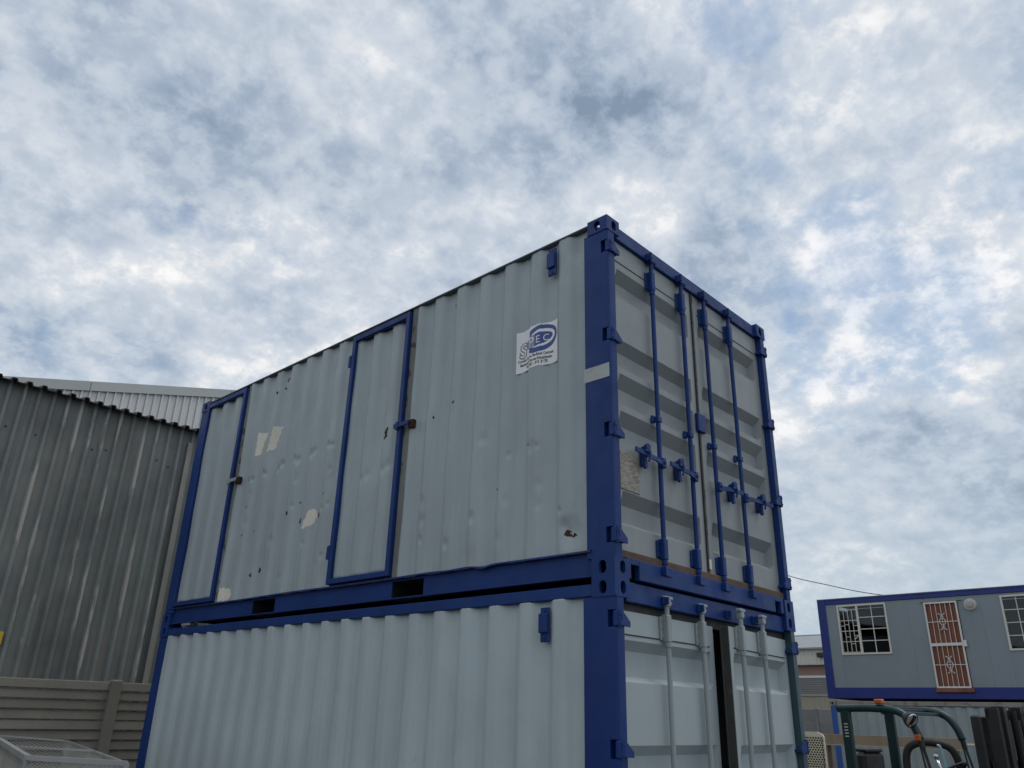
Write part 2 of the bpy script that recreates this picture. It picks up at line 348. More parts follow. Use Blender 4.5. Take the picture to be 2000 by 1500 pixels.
def plate_hole(mb, fn, u0, u1, v0, v1, cu, cv, hu, hv, th, mat=0):
    """fn(u, v, depth) -> 3D; rectangular plate with a slotted hole"""
    angs = [2*math.pi*k/24+.01 for k in range(24)]+[math.atan2(b-cv, a-cu) % (2*math.pi) for a in (u0, u1) for b in (v0, v1)]
    angs = sorted(angs); n = len(angs); vs = []
    for d in (0, th):
        for A in angs:
            c, s_ = math.cos(A), math.sin(A)
            t = min((((u1 if c > 0 else u0)-cu)/c if abs(c) > 1e-9 else 9e9), (((v1 if s_ > 0 else v0)-cv)/s_ if abs(s_) > 1e-9 else 9e9))
            vs.append(fn(cu+c*t, cv+s_*t, d))
        for A in angs:
            c, s_ = math.cos(A), math.sin(A); t = stadium(c, s_, hu, hv) if hv >= hu else stadium(s_, c, hv, hu)
            vs.append(fn(cu+c*t, cv+s_*t, d))
    fs = []
    for k in range(n):
        k2 = (k+1) % n
        fs += [(k, k2, n+k2, n+k), (2*n+k, 3*n+k, 3*n+k2, 2*n+k2), (n+k, n+k2, 3*n+k2, 3*n+k), (k, 2*n+k, 2*n+k2, k2)]
    mb.add(vs, fs, mat)
def casting_mesh(sx, sy, sz):
    """corner casting, outer corner at origin, body towards (sx, sy, sz)"""
    mb = MB(); W_, L_, H_, T = .150, .178, .118, .024
    fx = lambda u, v, d: (sx*d, sy*u, sz*v)
    plate_hole(mb, fx, 0, L_, 0, H_, L_*.52, H_*.52, .027, .040, T)
    fy = lambda u, v, d: (sx*u, sy*d, sz*v)
    plate_hole(mb, fy, T, W_, 0, H_, W_*.56, H_*.52, .027, .040, T)
    fz = lambda u, v, d: (sx*u, sy*v, sz*d)
    plate_hole(mb, fz, T, W_, T, L_, W_*.56, L_*.54, .030, .055, T)
    def bx(a, b, c, d, e, f): mb.box(sx*a, sx*b, sy*c, sy*d, sz*e, sz*f, .002)
    bx(T, W_, T, L_, H_-.014, H_-.001); bx(W_-.012, W_-.001, T, L_, T, H_-.014); bx(T, W_-.012, L_-.012, L_-.001, T, H_-.014)
    return mb.mesh('corner_casting', 'blue')
CAST = {(a, b, c): casting_mesh(a, b, c) for a in (-1, 1) for b in (-1, 1) for c in (-1, 1)}

HINGE_Z = {True: (4.93, 4.225, 3.535, 2.845), False: (2.345, 1.635, .93, .28)}
def make_container(z0, label, upper):
    root = thing('shipping_container', label, 'container', (0, 0, z0), group='stacked blue-framed containers')
    Z = lambda z: z-z0                      # measured world heights -> local
    for a in (0, 1):
        for b in (0, 1):
            for c in (0, 1):
                inst('corner_casting', CAST[(1 if a == 0 else -1, 1 if b == 0 else -1, 1 if c == 0 else -1)], root, (a*WID, b*LEN, c*H))
    # corner posts
    pw = .215 if upper else .247
    hz = [z-z0 for z in HINGE_Z[upper]]
    def post(mat, flip):
        r = .022; e = .007; y0, y1, w = .004, pw, .088
        A = [(e, y0+r)]+[(e+r-r*math.cos(t), y0+r-r*math.sin(t)) for t in lin(0, math.pi/2, 5)][1:]+[(w, y0), (w, y0+.06), (.06, y0+.06), (.06, y1), (e, y1)]
        B = [(e, .064), (.048, .064), (.048, y0), (w, y0), (w, y0+.065), (.06, y0+.065), (.06, y1), (e, y1)]
        if flip: A = [(WID-x, y) for x, y in A][::-1]; B = [(WID-x, y) for x, y in B][::-1]
        mb = MB(); zz = .117
        for h_ in sorted(hz): mb.prism(A, 'z', zz, h_-.050); mb.prism(B, 'z', h_-.050, h_+.050); zz = h_+.050
        mb.prism(A, 'z', zz, H-.117)
        return mb.build('corner_post', mat, root, smooth=35)
    post('blue' if upper else 'blue_deep', False)
    post('blue' if upper else 'blue_teal', True)
    for x in (.004, WID-.134):
        MB().box(x, x+.13, LEN-.20, LEN-.004, .117, H-.117, .012).build('corner_post', 'blue', root)
    # side panels and rails
    ph = .438 if upper else .485
    rng_ = random.Random(3 if upper else 11)
    zb, zt = (.165, H-.040) if upper else (.15, H-.108)
    dents = []
    if upper:
        edge = lambda lo, hi: [ph+q*PITCH-t*PITCH for q in range(-1, 22) for t in (.0, .255) if lo < ph+q*PITCH-t*PITCH < hi]
        for y_ in edge(3.1, 4.75): dents.append((y_+rng_.uniform(-.01, .01), Z(4.10)-.10*(y_-3.1)/1.4+rng_.uniform(-.02, .02), rng_.uniform(.03, .05), rng_.uniform(.010, .020)))
        for y_ in edge(2.25, 2.9): dents.append((y_, Z(3.72)-.14*(y_-2.25)+rng_.uniform(-.02, .02), rng_.uniform(.03, .05), rng_.uniform(.010, .018)))
        for lo, hi, n_ in ((3.1, 4.8, 14), (.4, 2.0, 14)):
            for k in range(n_): dents.append((rng_.choice(edge(lo, hi))+rng_.uniform(-.02, .02), Z(rng_.uniform(2.9, 3.9)), rng_.uniform(.025, .055), rng_.uniform(.005, .013)))
        dents += [(.37, Z(2.90), .10, .024), (.42, Z(2.95), .05, .012), (1.3, Z(2.80), .12, .012), (.30, Z(5.0), .09, .014), (5.6, Z(2.90), .08, .012), (5.3, Z(2.88), .06, .010)]
    else:
        for k in range(10): dents.append((rng_.uniform(.4, 5.7), Z(rng_.uniform(.5, 2.2)), rng_.uniform(.04, .09), rng_.uniform(.003, .007)))
    warp = lambda y, z: .0035*math.sin(y*2.3+z*1.7)+.0025*math.sin(y*5.1-z*3.3)+(.002*math.sin(z*9+y*13) if upper else 0)
    def depth(y, z, off=.009, ph_=ph):
        d = off+corr(y, ph_)*(1-.22*(sst((1.9-z)/1.4) if upper else 0))+warp(y, z)
        for (dy, dz, r_, k) in dents:
            q = ((y-dy)**2+((z-dz)*.8)**2)/(r_*r_)
            if q < 1: d += k*(1-math.sqrt(q))
        return d
    def sheet(name, y0, y1, z0_, z1_, mat, off=.009, nz=210):
        ys = corr_ys(y0, y1, ph); fine = [ys[0]]
        for q in ys[1:]:
            n_ = max(1, math.ceil((q-fine[-1])/.013)); p0 = fine[-1]; fine += [p0+(q-p0)*(j+1)/n_ for j in range(n_)]
        ys = fine if upper else ys
        o = MB().grid(ys, lin(z0_, z1_, nz), lambda y, z: (depth(y, z, off), y, z)).build(name, mat, root, smooth=70, fix=False)
        m = o.modifiers.new('thick', 'SOLIDIFY'); m.thickness = .0025; m.offset = 0
        return o
    def bars(name, rects, mat, x0, x1, parent=root):
        mb = MB()
        for (a, b, c, d) in rects: mb.box(x0, x1, a, b, c, d, .004)
        return mb.build(name, mat, parent)
    if upper:
        sheet('side_panel', .205, 2.085, zb, zt, 'grey_upper')
        sheet('side_panel', 3.025, 4.915, zb, zt, 'grey_upper')
        MB().box(-.002, .06, .178, 5.88, H-.039, H-.024, .003).build('top_rail', 'rail_dark', root)
        for (y0, y1, hy) in ((2.165, 3.005, 1), (4.985, 5.868, 1)):
            fz0, fz1 = Z(2.778), Z(5.115)
            fr = bars('door_frame', [(y0, y0+.048, fz0, fz1), (y1-.048, y1, fz0, fz1), (y0+.048, y1-.048, fz1-.055, fz1), (y0+.048, y1-.048, fz0, fz0+.045)], 'blue', -.022, .026)
            sheet('side_door_panel', y0+.050, y1-.050, fz0+.045, fz1-.055, 'grey_upper', .010, 80)
            MB().box(.012, .05, y0-.078, y0-.006, zb, zt-.002, .003).build('rusty_jamb', 'rust_jamb', root)
            MB().box(.030, .05, y0+.0, y1, zb, fz0-.002, .002).build('door_sill_strip', 'rust_jamb', root)
            if y0 < 4:
                for hz in (4.86, 3.05):
                    MB().box(-.028, -.004, y1+.004, y1+.032, Z(hz)-.055, Z(hz)+.055, .003).tube([(-.020, y1+.006, Z(hz)-.06), (-.020, y1+.006, Z(hz)+.06)], .012).build('door_hinge', 'blue', fr, smooth=40)
            lt = MB().box(-.040, -.024, y0-.115, y0+.075, Z(4.010), Z(4.048), .003).box(-.046, -.024, y0+.01, y0+.045, Z(3.99), Z(4.06), .003)
            lt.build('latch_bar', 'blue' if y0 < 4 else 'grey_hardware', fr)
            MB().box(-.014, .03, y0-.145, y0-.088, Z(3.985), Z(4.06), .006).build('rusty_catch', 'rust', fr)
        # bottom channel rail with fork pockets
        ya, yb = .182, 5.965
        rail = MB().grid(lin(ya, yb, 160), [0, 1, 2, 3], lambda y, k: (lambda lip: [(-.004-lip*.3, y, Z(2.752)-lip), (-.004-lip*.3, y, Z(2.764)-lip), (.05, y, Z(2.766)), (.05, y, Z(2.752))][int(k)])(.018*math.exp(-((y-1.14)/.07)**2)+.006*math.exp(-((y-1.5)/.12)**2)+.003*math.sin(y*3.1)))
        rail.build('bottom_rail_lip', 'blue_rusty', root, fix=False)
        px = [(1.79, 2.165), (3.855, 4.25)]
        segs = [(ya, px[0][0]), (px[0][1], px[1][0]), (px[1][1], yb)]
        web = MB()
        for a, b in segs: web.box(.030, .046, a, b, Z(2.606), Z(2.754), .001)
        for a, b in px: web.box(.030, .046, a, b, Z(2.736), Z(2.754), .001)
        web.build('bottom_rail', 'blue', root)
        MB().box(-.002, .045, ya, yb, Z(2.597), Z(2.606), .001).build('bottom_rail_flange', 'blue_rusty', root)
        for a, b in px:
            MB().box(.048, WID-.05, a-.008, a, Z(2.60), Z(2.738), .001).box(.048, WID-.05, b, b+.008, Z(2.60), Z(2.738), .001).box(.048, WID-.05, a, b, Z(2.732), Z(2.738), .001).box(.6, .61, a, b, Z(2.6), Z(2.732), .001).build('fork_pocket', 'shade_black', root)  # pocket interior coloured near-black, its shade painted in
        MB().box(.05, WID-.05, .2, LEN-.2, Z(2.742), Z(2.775), .002).build('floor', 'plywood', root)
        for k in range(14):
            if k not in (4, 9): MB().box(.05, WID-.05, .42+k*.40, .46+k*.40, Z(2.625), Z(2.741), .002).build('cross_member', 'blue_rusty', root)
        MB().box(WID-.05, WID-.004, .182, 5.87, .003, .15, .003).build('bottom_rail', 'blue', root)
        MB().box(WID-.045, WID-.012, .182, 5.87, .151, H-.05, .002).build('far_side_panel', 'grey_upper', root)
    else:
        sheet('side_panel', .238, 5.868, zb, zt, 'grey_lower')
        MB().box(.004, .06, .178, 5.88, Z(2.478), Z(2.554), .006).build('top_rail', 'blue', root)
        MB().box(.008, .06, .178, 5.88, .01, .16, .005).build('bottom_rail', 'blue', root)
        MB().box(WID-.05, WID-.012, .182, 5.87, .02, H-.101, .002).build('far_side_panel', 'grey_lower', root)
        MB().box(WID-.06, WID-.004, .178, 5.88, H-.10, H-.003, .003).build('top_rail', 'blue', root)
        MB().box(.06, WID-.06, .2, LEN-.2, .12, .15, .002).build('floor', 'plywood', root)
    # roof, end wall
    MB().grid(lin(.005, WID-.005, 3), lin(.15, LEN-.10, 100), lambda x, y: (x, y, H-(.024 if upper else .050)-.012*(.5+.5*math.cos(y*2*math.pi/.21)))).build('roof_panel', 'grey_upper' if upper else 'grey_lower', root, fix=False)
    MB().box(.13, WID-.13, LEN-.05, LEN-.02, .12, H-.05).build('end_wall', 'grey_upper', root)
    # door end: header, sill
    MB().box(.150, WID-.150, .030, .085, H-.124 if upper else H-.135, H-.012, .006).box(.088, .150, .050, .085, H-.124, H-.118, .001).build('door_header', 'blue', root)
    sill = MB()
    if upper:
        sill.box(.150, .185, .008, .05, .004, .128, .004).box(.275, WID-.30, .008, .05, .004, .128, .004).box(WID-.205, WID-.150, .008, .05, .004, .128, .004)
        sill.box(.185, .275, .008, .05, .092, .128, .003).box(WID-.30, WID-.205, .008, .05, .092, .128, .003)
        sill.build('door_sill', 'blue_rusty' if False else 'blue', root)
        MB().box(.09, WID-.09, .075, .105, .01, .128, .003).build('sill_back_plate', 'rust', root)
        MB().box(.092, WID-.092, .028, .110, .1295, .179, .005).build('sill_timber', 'plywood', root)
    else:
        sill.box(.150, WID-.150, .008, .05, .004, .150, .004).build('door_sill', 'blue', root)
        MB().box(.092, WID-.092, .072, .105, H-.20, H-.135, .003).build('header_seal', 'seal', root)
    return root, Z, depth, ph
def recess_grid(x0, x1, z0, z1, bands, xin0, xin1, dp, sl):
    """door skin as a height field: y = 0 outer, +dp recessed"""
    xs = [x0, xin0, xin0+sl*.6, xin1-sl*.6, xin1, x1]
    zs = [z0]; 
    for (a, b, c, d) in sorted(bands): zs += [a, b, c, d]     # a<b upward slope, c<d downward slope
    zs.append(z1)
    def dep(x, z):
        if x <= xin0+1e-6 or x >= xin1-1e-6: return 0.
        for (a, b, c, d) in bands:
            if b-1e-6 <= z <= c+1e-6: return dp
        return 0.
    return xs, zs, dep
def door_leaf(root, name, hx, Yd, side, x0, x1, z0, z1, bands, mat, rz=0, mg=.062, dp=.060):
    """side -1: hinged at left (x0), +1: hinged at right (x1). Children are placed in the leaf's own frame."""
    xs, zs, dep = recess_grid(x0-hx, x1-hx, z0, z1, bands, x0-hx+mg, x1-hx-mg, dp, .045)
    mb = MB().grid(xs, zs, lambda x, z: (x, dep(x, z), z))
    a, b, T = x0-hx, x1-hx, .066
    mb.add([(a, 0, z0), (b, 0, z0), (b, T, z0), (a, T, z0), (a, 0, z1), (b, 0, z1), (b, T, z1), (a, T, z1)], [(0, 1, 2, 3), (4, 7, 6, 5), (0, 3, 7, 4), (1, 5, 6, 2), (3, 2, 6, 7)])
    o = mb.build(name, mat, root, loc=(hx, Yd, 0), rz=rz)
    return o
def locking_bar(leaf, lx, zlo, zhi, mat, sleeves, brackets, handle=None, hz=None, tilt=0):
    yb = -.034
    mb = MB().tube([(lx, yb, zlo+.03), (lx, yb, zhi-.03)], .0165, 12)
    for (a, b) in sleeves:
        mb.box(lx-.024, lx+.024, yb-.020, -.001, a, b, .006); mb.box(lx-.050, lx-.0245, -.016, -.001, a+.012, b-.012, .003)
        for t in (.2, .5, .8): mb.tube([(lx-.038, -.022, a+(b-a)*t), (lx-.038, -.015, a+(b-a)*t)], .007, 8)
        mb.tube([(lx, yb, a-.03), (lx, yb, a)], .022, 12)
    for zc in brackets: mb.box(lx-.026, lx+.024, yb-.020, yb+.014, zc-.022, zc+.022, .005).box(lx-.050, lx-.012, yb+.012, -.001, zc-.026, zc+.026, .004)
    for zc, sg in ((zlo, -1), (zhi, 1)):         # cam heads
        mb.box(lx-.026, lx+.026, yb-.022, yb+.022, zc-.032, zc+.028, .007)
        mb.box(lx-.046, lx+.046, yb-.024, yb+.010, zc+sg*.024-.010, zc+sg*.024+.010, .004)
        mb.tube([(lx-.030, yb, zc-.006), (lx+.042, yb-.006, zc-.006)], .012, 8)
    b = mb.build('locking_bar', mat, leaf, smooth=35)
    if handle:
        x1_ = handle; d = 1 if x1_ > lx else -1; y = yb-.028
        mb = MB().box(lx-.022, lx+.022, y-.012, yb, hz-.036, hz+.036, .005)
        mb.beam((lx+d*.01, y, hz-.005), (lx+d*.10, y-.010, hz+.002), .014, .034).beam((lx+d*.10, y-.010, hz+.002), (x1_, y-.012-tilt, hz+.012), .012, .030)
        mb.tube([(lx, y-.02, hz), (lx, y+.01, hz)], .012, 8)
        mb.build('door_handle', mat, leaf, smooth=35)
        cx = lx+d*abs(x1_-lx)*.62
        mb = MB().box(cx+.020, cx+.060, -.014, -.001, hz-.060, hz+.060, .004)
        mb.box(cx-.014, cx+.014, y-.010, y+.030, hz-.070, hz+.066, .006).beam((cx, y+.02, hz-.05), (cx+.04, -.012, hz-.05), .022, .022).beam((cx, y+.02, hz+.045), (cx+.04, -.012, hz+.045), .022, .022)
        mb.tube([(cx, y-.006, hz+.056), (cx-.003, y-.030, hz+.056)], .023, 12).box(cx-.034, cx+.034, y-.030, y-.020, hz+.016, hz+.036, .003)
        mb.tube([(cx+.008, y-.024, hz+.05), (cx+.012, y-.032, hz+.01), (cx+.006, y-.024, hz-.045)], .008, 8).tube([(cx-.004, y-.010, hz-.078), (cx-.004, y+.010, hz-.078)], .016, 10)
        mb.build('handle_catch', mat, leaf, smooth=35)
    return b
def hinge(root, side, zc, mat, Yd):
    """side -1 near post, +1 far post"""
    X = (lambda x: x) if side < 0 else (lambda x: WID-x)
    mb = MB().box(X(.008), X(.046), -.006, .030, zc-.046, zc+.046, .005).tube([(X(.030), -.004, zc-.049), (X(.030), -.004, zc+.049)], .012, 10)
    A = [(X(.044), zc-.040), (X(.044), zc+.042), (X(.070), zc+.032), (X(.115), zc-.002), (X(.130), zc-.014), (X(.130), zc-.044)]
    mb.prism(A, 'y', -.012, .002); mb.box(X(.100), X(.128), .002, Yd-.001, zc-.040, zc-.016, .003)
    for q in (-.028, .028): mb.tube([(X(.030), -.004, zc+q-.006), (X(.030), -.004, zc+q+.006)], .016, 10)
    mb.build('hinge', mat, root, smooth=35)

# ---- lower container
low, Zl, depL, phL = make_container(0.0, 'light grey shipping container with blue frame, lower of the stack, doors ajar', False)
Yd = .055
sz = lambda z: 1.794+(z-1.794)*1.0192
bandsL = []
for zt_ in (2.227, 1.654, 1.081, .508):
    a = sz(zt_); bandsL.append((a-.240, a-.205, a-.058, a))
leafA = door_leaf(low, 'door_leaf', .095, Yd, -1, .095, 1.215, .155, 2.405, bandsL, 'grey_door_lower', mg=.040)
leafB = door_leaf(low, 'door_leaf', 2.343, Yd, 1, 1.228, 2.343, .155, 2.405, bandsL, 'grey_door_lower', mg=.040, rz=R(5.9))
for lf, x0, x1 in ((leafA, .095, 1.215), (leafB, 1.228, 2.343)):
    hx = lf.location.x
    MB().box(x0-hx+.06, x1-hx-.06, -.004, .002, 2.262, 2.270, .001).build('weld_seam', 'seal', lf)
for X_, hnd in ((.587, .25), (1.024, .68)): locking_bar(leafA, X_-.095, .10, 2.50, 'grey_hardware', [(2.25, 2.42), (.20, .35)], [1.62-.5], hnd-.095, .95)
for X_, hnd in ((1.370, 1.70), (1.782, 2.16)): locking_bar(leafB, X_-2.343, .10, 2.50, 'grey_hardware', [(2.25, 2.42), (.20, .35)], [1.62-.5], hnd-2.343, .95)
sg = MB().box(1.228-2.343-.007, 1.228-2.343-.001, .003, .050, .155, 2.405, .002).box(1.228-2.343-.010, 1.228-2.343-.001, .051, .066, .155, 2.405, .004)
for k in range(9): sg.tube([(1.228-2.343-.012, .026, .3+k*.25), (1.228-2.343-.006, .026, .3+k*.25)], .010, 8)
sg.build('door_seal', 'seal', leafB, smooth=40)
MB().box(1.2155-.095, 1.2225-.095, .022, .05, .155, 2.405, .002).build('door_seal', 'seal', leafA)
for zc in (2.345, 1.635, .93, .28):
    hinge(low, -1, zc, 'blue', Yd); hinge(low, 1, zc, 'blue', Yd)
for X_ in (.587, 1.024, 1.40, 1.80): MB().box(X_-.05, X_+.045, .006, .030, 2.474, 2.530, .004).box(X_-.048, X_-.034, -.024, .007, 2.478, 2.526, .003).build('bar_keeper', 'blue', low)
# vent box lower
def vent(root, y0, y1, z0, z1):
    mb = MB().box(-.004, .012, y0, y1, z0, z1, .003).box(-.022, -.003, y0+.004, y1+.004, z0+(z1-z0)*.26, z1-(z1-z0)*.17, .008)
    for q in (.10, .90): mb.tube([(-.010, (y0+y1)/2, z0+(z1-z0)*q), (-.003, (y0+y1)/2, z0+(z1-z0)*q)], .010, 8)
    mb.build('vent_cover', 'blue', root, smooth=35)
vent(low, .517, .590, 2.225, 2.437)

# ---- upper container
upc, Zu, depU, phU = make_container(H, 'weathered grey shipping container with two side doors, top of the stack', True)
b_ = []
for (dt, db, lt_, lb_) in ((4.770, 4.696, 4.581, 4.545), (4.213, 4.146, 4.035, 4.000), (3.955, 3.870, 3.765, 3.730), (3.684, 3.602, 3.485, 3.452), (3.137, 3.061, 2.955, 2.915)):
    b_.append((Zu(sz(lb_)), Zu(sz(lt_)), Zu(sz(db)), Zu(sz(dt))))
zd0, zd1 = Zu(2.772), Zu(5.055)
leafC = door_leaf(upc, 'door_leaf', .095, Yd, -1, .095, 1.200, zd0, zd1, b_, 'grey_door')
leafD = door_leaf(upc, 'door_leaf', 2.343, Yd, 1, 1.236, 2.343, zd0, zd1, b_, 'grey_door')
for lf, x0, x1 in ((leafC, .095, 1.200), (leafD, 1.236, 2.343)):
    hx = lf.location.x
    MB().box(x0-hx+.06, x1-hx-.06, -.0035, .002, Zu(4.885), Zu(4.892), .001).build('weld_seam', 'seal', lf)
MB().box(1.1995-.095, 1.212-.095, -.012, .05, zd0, zd1, .002).box(1.2135-.095, 1.222-.095, -.004, .05, zd0, zd1, .002).build('door_seal', 'seal', leafC)
MB().box(1.2235-2.343, 1.2355-2.343, -.008, .05, zd0, zd1, .002).build('door_seal', 'rust_jamb', leafD)
MB().box(1.21-2.343, 1.24-2.343, -.016, -.013, zd0+.03, zd0+.10, .002).build('paper_tag', 'paper', leafD)
for X_, hnd in ((.590, .235), (1.017, .655)): locking_bar(leafC, X_-.095, Zu(2.695), Zu(5.066), 'blue', [(Zu(4.80), Zu(4.965)), (Zu(2.77), Zu(2.91))], [Zu(3.76)], hnd-.095, Zu(3.435), .004)
for X_, hnd in ((1.367, 1.68), (1.778, 2.185)): locking_bar(leafD, X_-2.343, Zu(2.695), Zu(5.066), 'blue', [(Zu(4.80), Zu(4.965)), (Zu(2.77), Zu(2.91))], [Zu(3.76)], hnd-2.343, Zu(3.435), .010)
for zc in (4.93, 4.225, 3.535, 2.845):
    hinge(upc, -1, Zu(zc), 'blue', Yd); hinge(upc, 1, Zu(zc), 'blue', Yd)
MB().box(1.185-2.343-.02, 1.275-2.343, -.030, -.0, Zu(3.84), Zu(3.99), .006).build('door_clip', 'blue', leafD)
for X_ in (.590, 1.017, 1.367, 1.778):
    for zc in (5.075, 2.690):
        MB().box(X_-.060, X_+.045, -.004, .030 if zc > 4 else .008, Zu(zc)-.030, Zu(zc)+.030, .004).box(X_-.060, X_-.044, -.026, -.003, Zu(zc)-.03, Zu(zc)+.03, .003).build('bar_keeper', 'blue', upc)
MB().box(.155-.095, .375-.095, -.0065, -.0012, Zu(3.175), Zu(3.430), .001).build('data_plate', 'placard', leafC)
tag(MB().box(.0035, .0068, .012, .228, Zu(3.902), Zu(4.004), .0006).build('post_plate', 'plate_white', upc), 'scuffed white plate on the blue corner post')
vent(upc, .478, .555, Zu(4.865), Zu(5.095))
# paper remnants and rusty punctures, lying on the corrugated sheet
def on_sheet(mb, poly, root, Zf, depf, step=.008, off=.0022):
    ys = [p[0] for p in poly]; zs = [p[1] for p in poly]
    def inside(y, z):
        y += .006*math.sin(z*90)+.004*math.sin(z*210); z += .006*math.sin(y*110)
        c = False; n = len(poly)
        for i in range(n):
            (a, b), (d, e) = poly[i], poly[i-1]
            if (b > z) != (e > z) and y < (d-a)*(z-b)/(e-b)+a: c = not c
        return c
    mb.grid(lin(min(ys)-.01, max(ys)+.01, int((max(ys)-min(ys)+.02)/step)+2), lin(min(zs)-.01, max(zs)+.01, int((max(zs)-min(zs)+.02)/step)+2), lambda y, z: (depf(y, Zf(z))-off, y, Zf(z)), keep=inside)
for nm, poly in (('tape_remnant', [(4.62, 4.50), (4.45, 4.48), (4.52, 4.36), (4.55, 4.24), (4.62, 4.24), (4.61, 4.38)]),
                 ('tape_remnant', [(4.325, 4.51), (4.185, 4.49), (4.24, 4.36), (4.27, 4.25), (4.385, 4.24), (4.35, 4.36)]),
                 ('tape_remnant', [(3.50, 3.44), (3.44, 3.51), (3.37, 3.49), (3.345, 3.42), (3.40, 3.37), (3.49, 3.33), (3.545, 3.33)]),
                 ('tape_remnant', [(4.90, 2.905), (4.70, 2.890), (4.64, 2.84), (4.66, 2.775), (4.91, 2.775)])):
    m = MB(); on_sheet(m, poly, upc, Zu, depU); m.build(nm, 'paper', upc, fix=False)
rp = random.Random(5)
for (y, z, s) in ((3.60, 3.42, .030), (3.33, 3.44, .028), (3.66, 3.60, .014), (3.83, 3.52, .024), (4.42, 3.42, .026), (4.62, 3.40, .014), (4.33, 2.98, .024), (4.22, 3.02, .026), (3.25, 3.62, .012), (4.63, 3.70, .012), (2.40, 4.04, .030), (2.405, 3.99, .022), (1.618, 5.008, .018), (4.22, 5.02, .026), (4.25, 4.93, .020), (4.36, 4.90, .022), (.385, 2.895, .030), (.345, 2.880, .016), (.75, 3.58, .010), (1.55, 4.10, .014), (1.78, 4.02, .014), (1.05, 3.30, .012)):
    poly = [(y+s*rp.uniform(.55, 1.15)*math.cos(a), z+s*rp.uniform(.55, 1.2)*math.sin(a)) for a in lin(0, 2*math.pi, 9)[:-1]]
    m = MB(); on_sheet(m, poly, upc, Zu, depU, .005, .0018); m.build('rust_puncture', 'rust', upc, fix=False)
# company sticker following the corrugation
SY0, SZ0, SW, SH = .886, 4.158, .405, .342      # left edge (larger Y), bottom, width, height
_sm = {}
def S3(x, y, off):
    yy = SY0-x; k = (round(yy, 3), round(y, 2))
    if k not in _sm: _sm[k] = sum(depU(k[0]+t, Zu(SZ0+k[1])) for t in (-.05, -.033, -.016, 0, .016, .033, .05))/7
    return (min(depU(yy, Zu(SZ0+y)), _sm[k])-off, yy, Zu(SZ0+y))
def ell(x, y, cx, cy, a, b, rot):
    dx, dy = x-cx, y-cy; c, s = math.cos(rot), math.sin(rot)
    return ((dx*c+dy*s)/a)**2+((-dx*s+dy*c)/b)**2
def logo(x, y):
    sh = x-.24
    o = ell(x, y, .240, .222, .158, .108, R(10)); i1 = ell(x, y, .250, .226, .122, .070, R(9)); i2 = ell(x, y, .215, .218, .135, .052, R(9))
    i3 = ell(x, y, .225, .222, .140, .086, R(9))
    if o < 1 and x > .125:
        if i2 < 1: return 2 if x < .20 else 1
        if i1 < 1 and x > .17: return 0
        return 1 if x > .14+.0*y else 0
    if i2 < 1 and x > .10: return 2
    return 0
stk = MB().grid(lin(0, SW, 136), lin(0, SH, 116), lambda x, y: S3(x, y, .0030), matf=logo).build('sticker', ['sticker_white', 'sticker_blue', 'sticker_lilac'], upc, fix=False)
tag(stk, 'white company sticker with blue oval logo')
def letters(body, x, y, size, mat, parent, off, sx=1.0, slant=0.0, name='lettering', bold=0.0):
    cu = bpy.data.curves.new('txt', 'FONT'); cu.body = body; cu.size = size; cu.shear = slant; cu.offset = bold
    ob = bpy.data.objects.new('txt', cu); col.objects.link(ob)
    dg = bpy.context.evaluated_depsgraph_get(); me = bpy.data.meshes.new_from_object(ob.evaluated_get(dg)); bpy.data.objects.remove(ob)
    bm = bmesh.new(); bm.from_mesh(me); bmesh.ops.triangulate(bm, faces=bm.faces)
    for _ in range(2): bmesh.ops.subdivide_edges(bm, edges=[e for e in bm.edges if e.calc_length() > .012], cuts=1); bmesh.ops.triangulate(bm, faces=bm.faces)
    for v in bm.verts: v.co = S3(x+v.co.x*sx, y+v.co.y, off)
    bm.to_mesh(me); bm.free(); me.name = name; me.materials.clear(); me.materials.append(MATS[mat])
    return link(bpy.data.objects.new(name, me), parent)
letters('S', .026, .122, .165, 'sticker_grey', stk, .0042, 1.0, .10, bold=.009)
letters('S', .026, .122, .165, 'sticker_white', stk, .0056, 1.0, .10, bold=-.001)
letters('P', .140, .170, .115, 'sticker_white', stk, .0048, .95)
letters('E', .212, .187, .085, 'sticker_white', stk, .0048, 1.0)
letters('C', .270, .195, .075, 'sticker_white', stk, .0048, .95)
letters('Corrosion Control, Site-Based Contracts', .016, .086, .031, 'sticker_text', stk, .0046, .655, bold=.0006)
letters('Mechanical & Concrete Rehabilitation', .036, .052, .031, 'sticker_text', stk, .0046, .65, bold=.0006)
letters('Tel: 031 - 463 3670', .105, .019, .034, 'sticker_text', stk, .0046, .75, bold=.0008)
# a small grey packing block in the gap between the two
tag(MB().box(.004, .10, 5.42, 5.60, 2.5685, 2.5975, .004).build('packing_block', 'grey_hardware'), 'small grey block wedged in the gap between the two stacked containers', 'block')

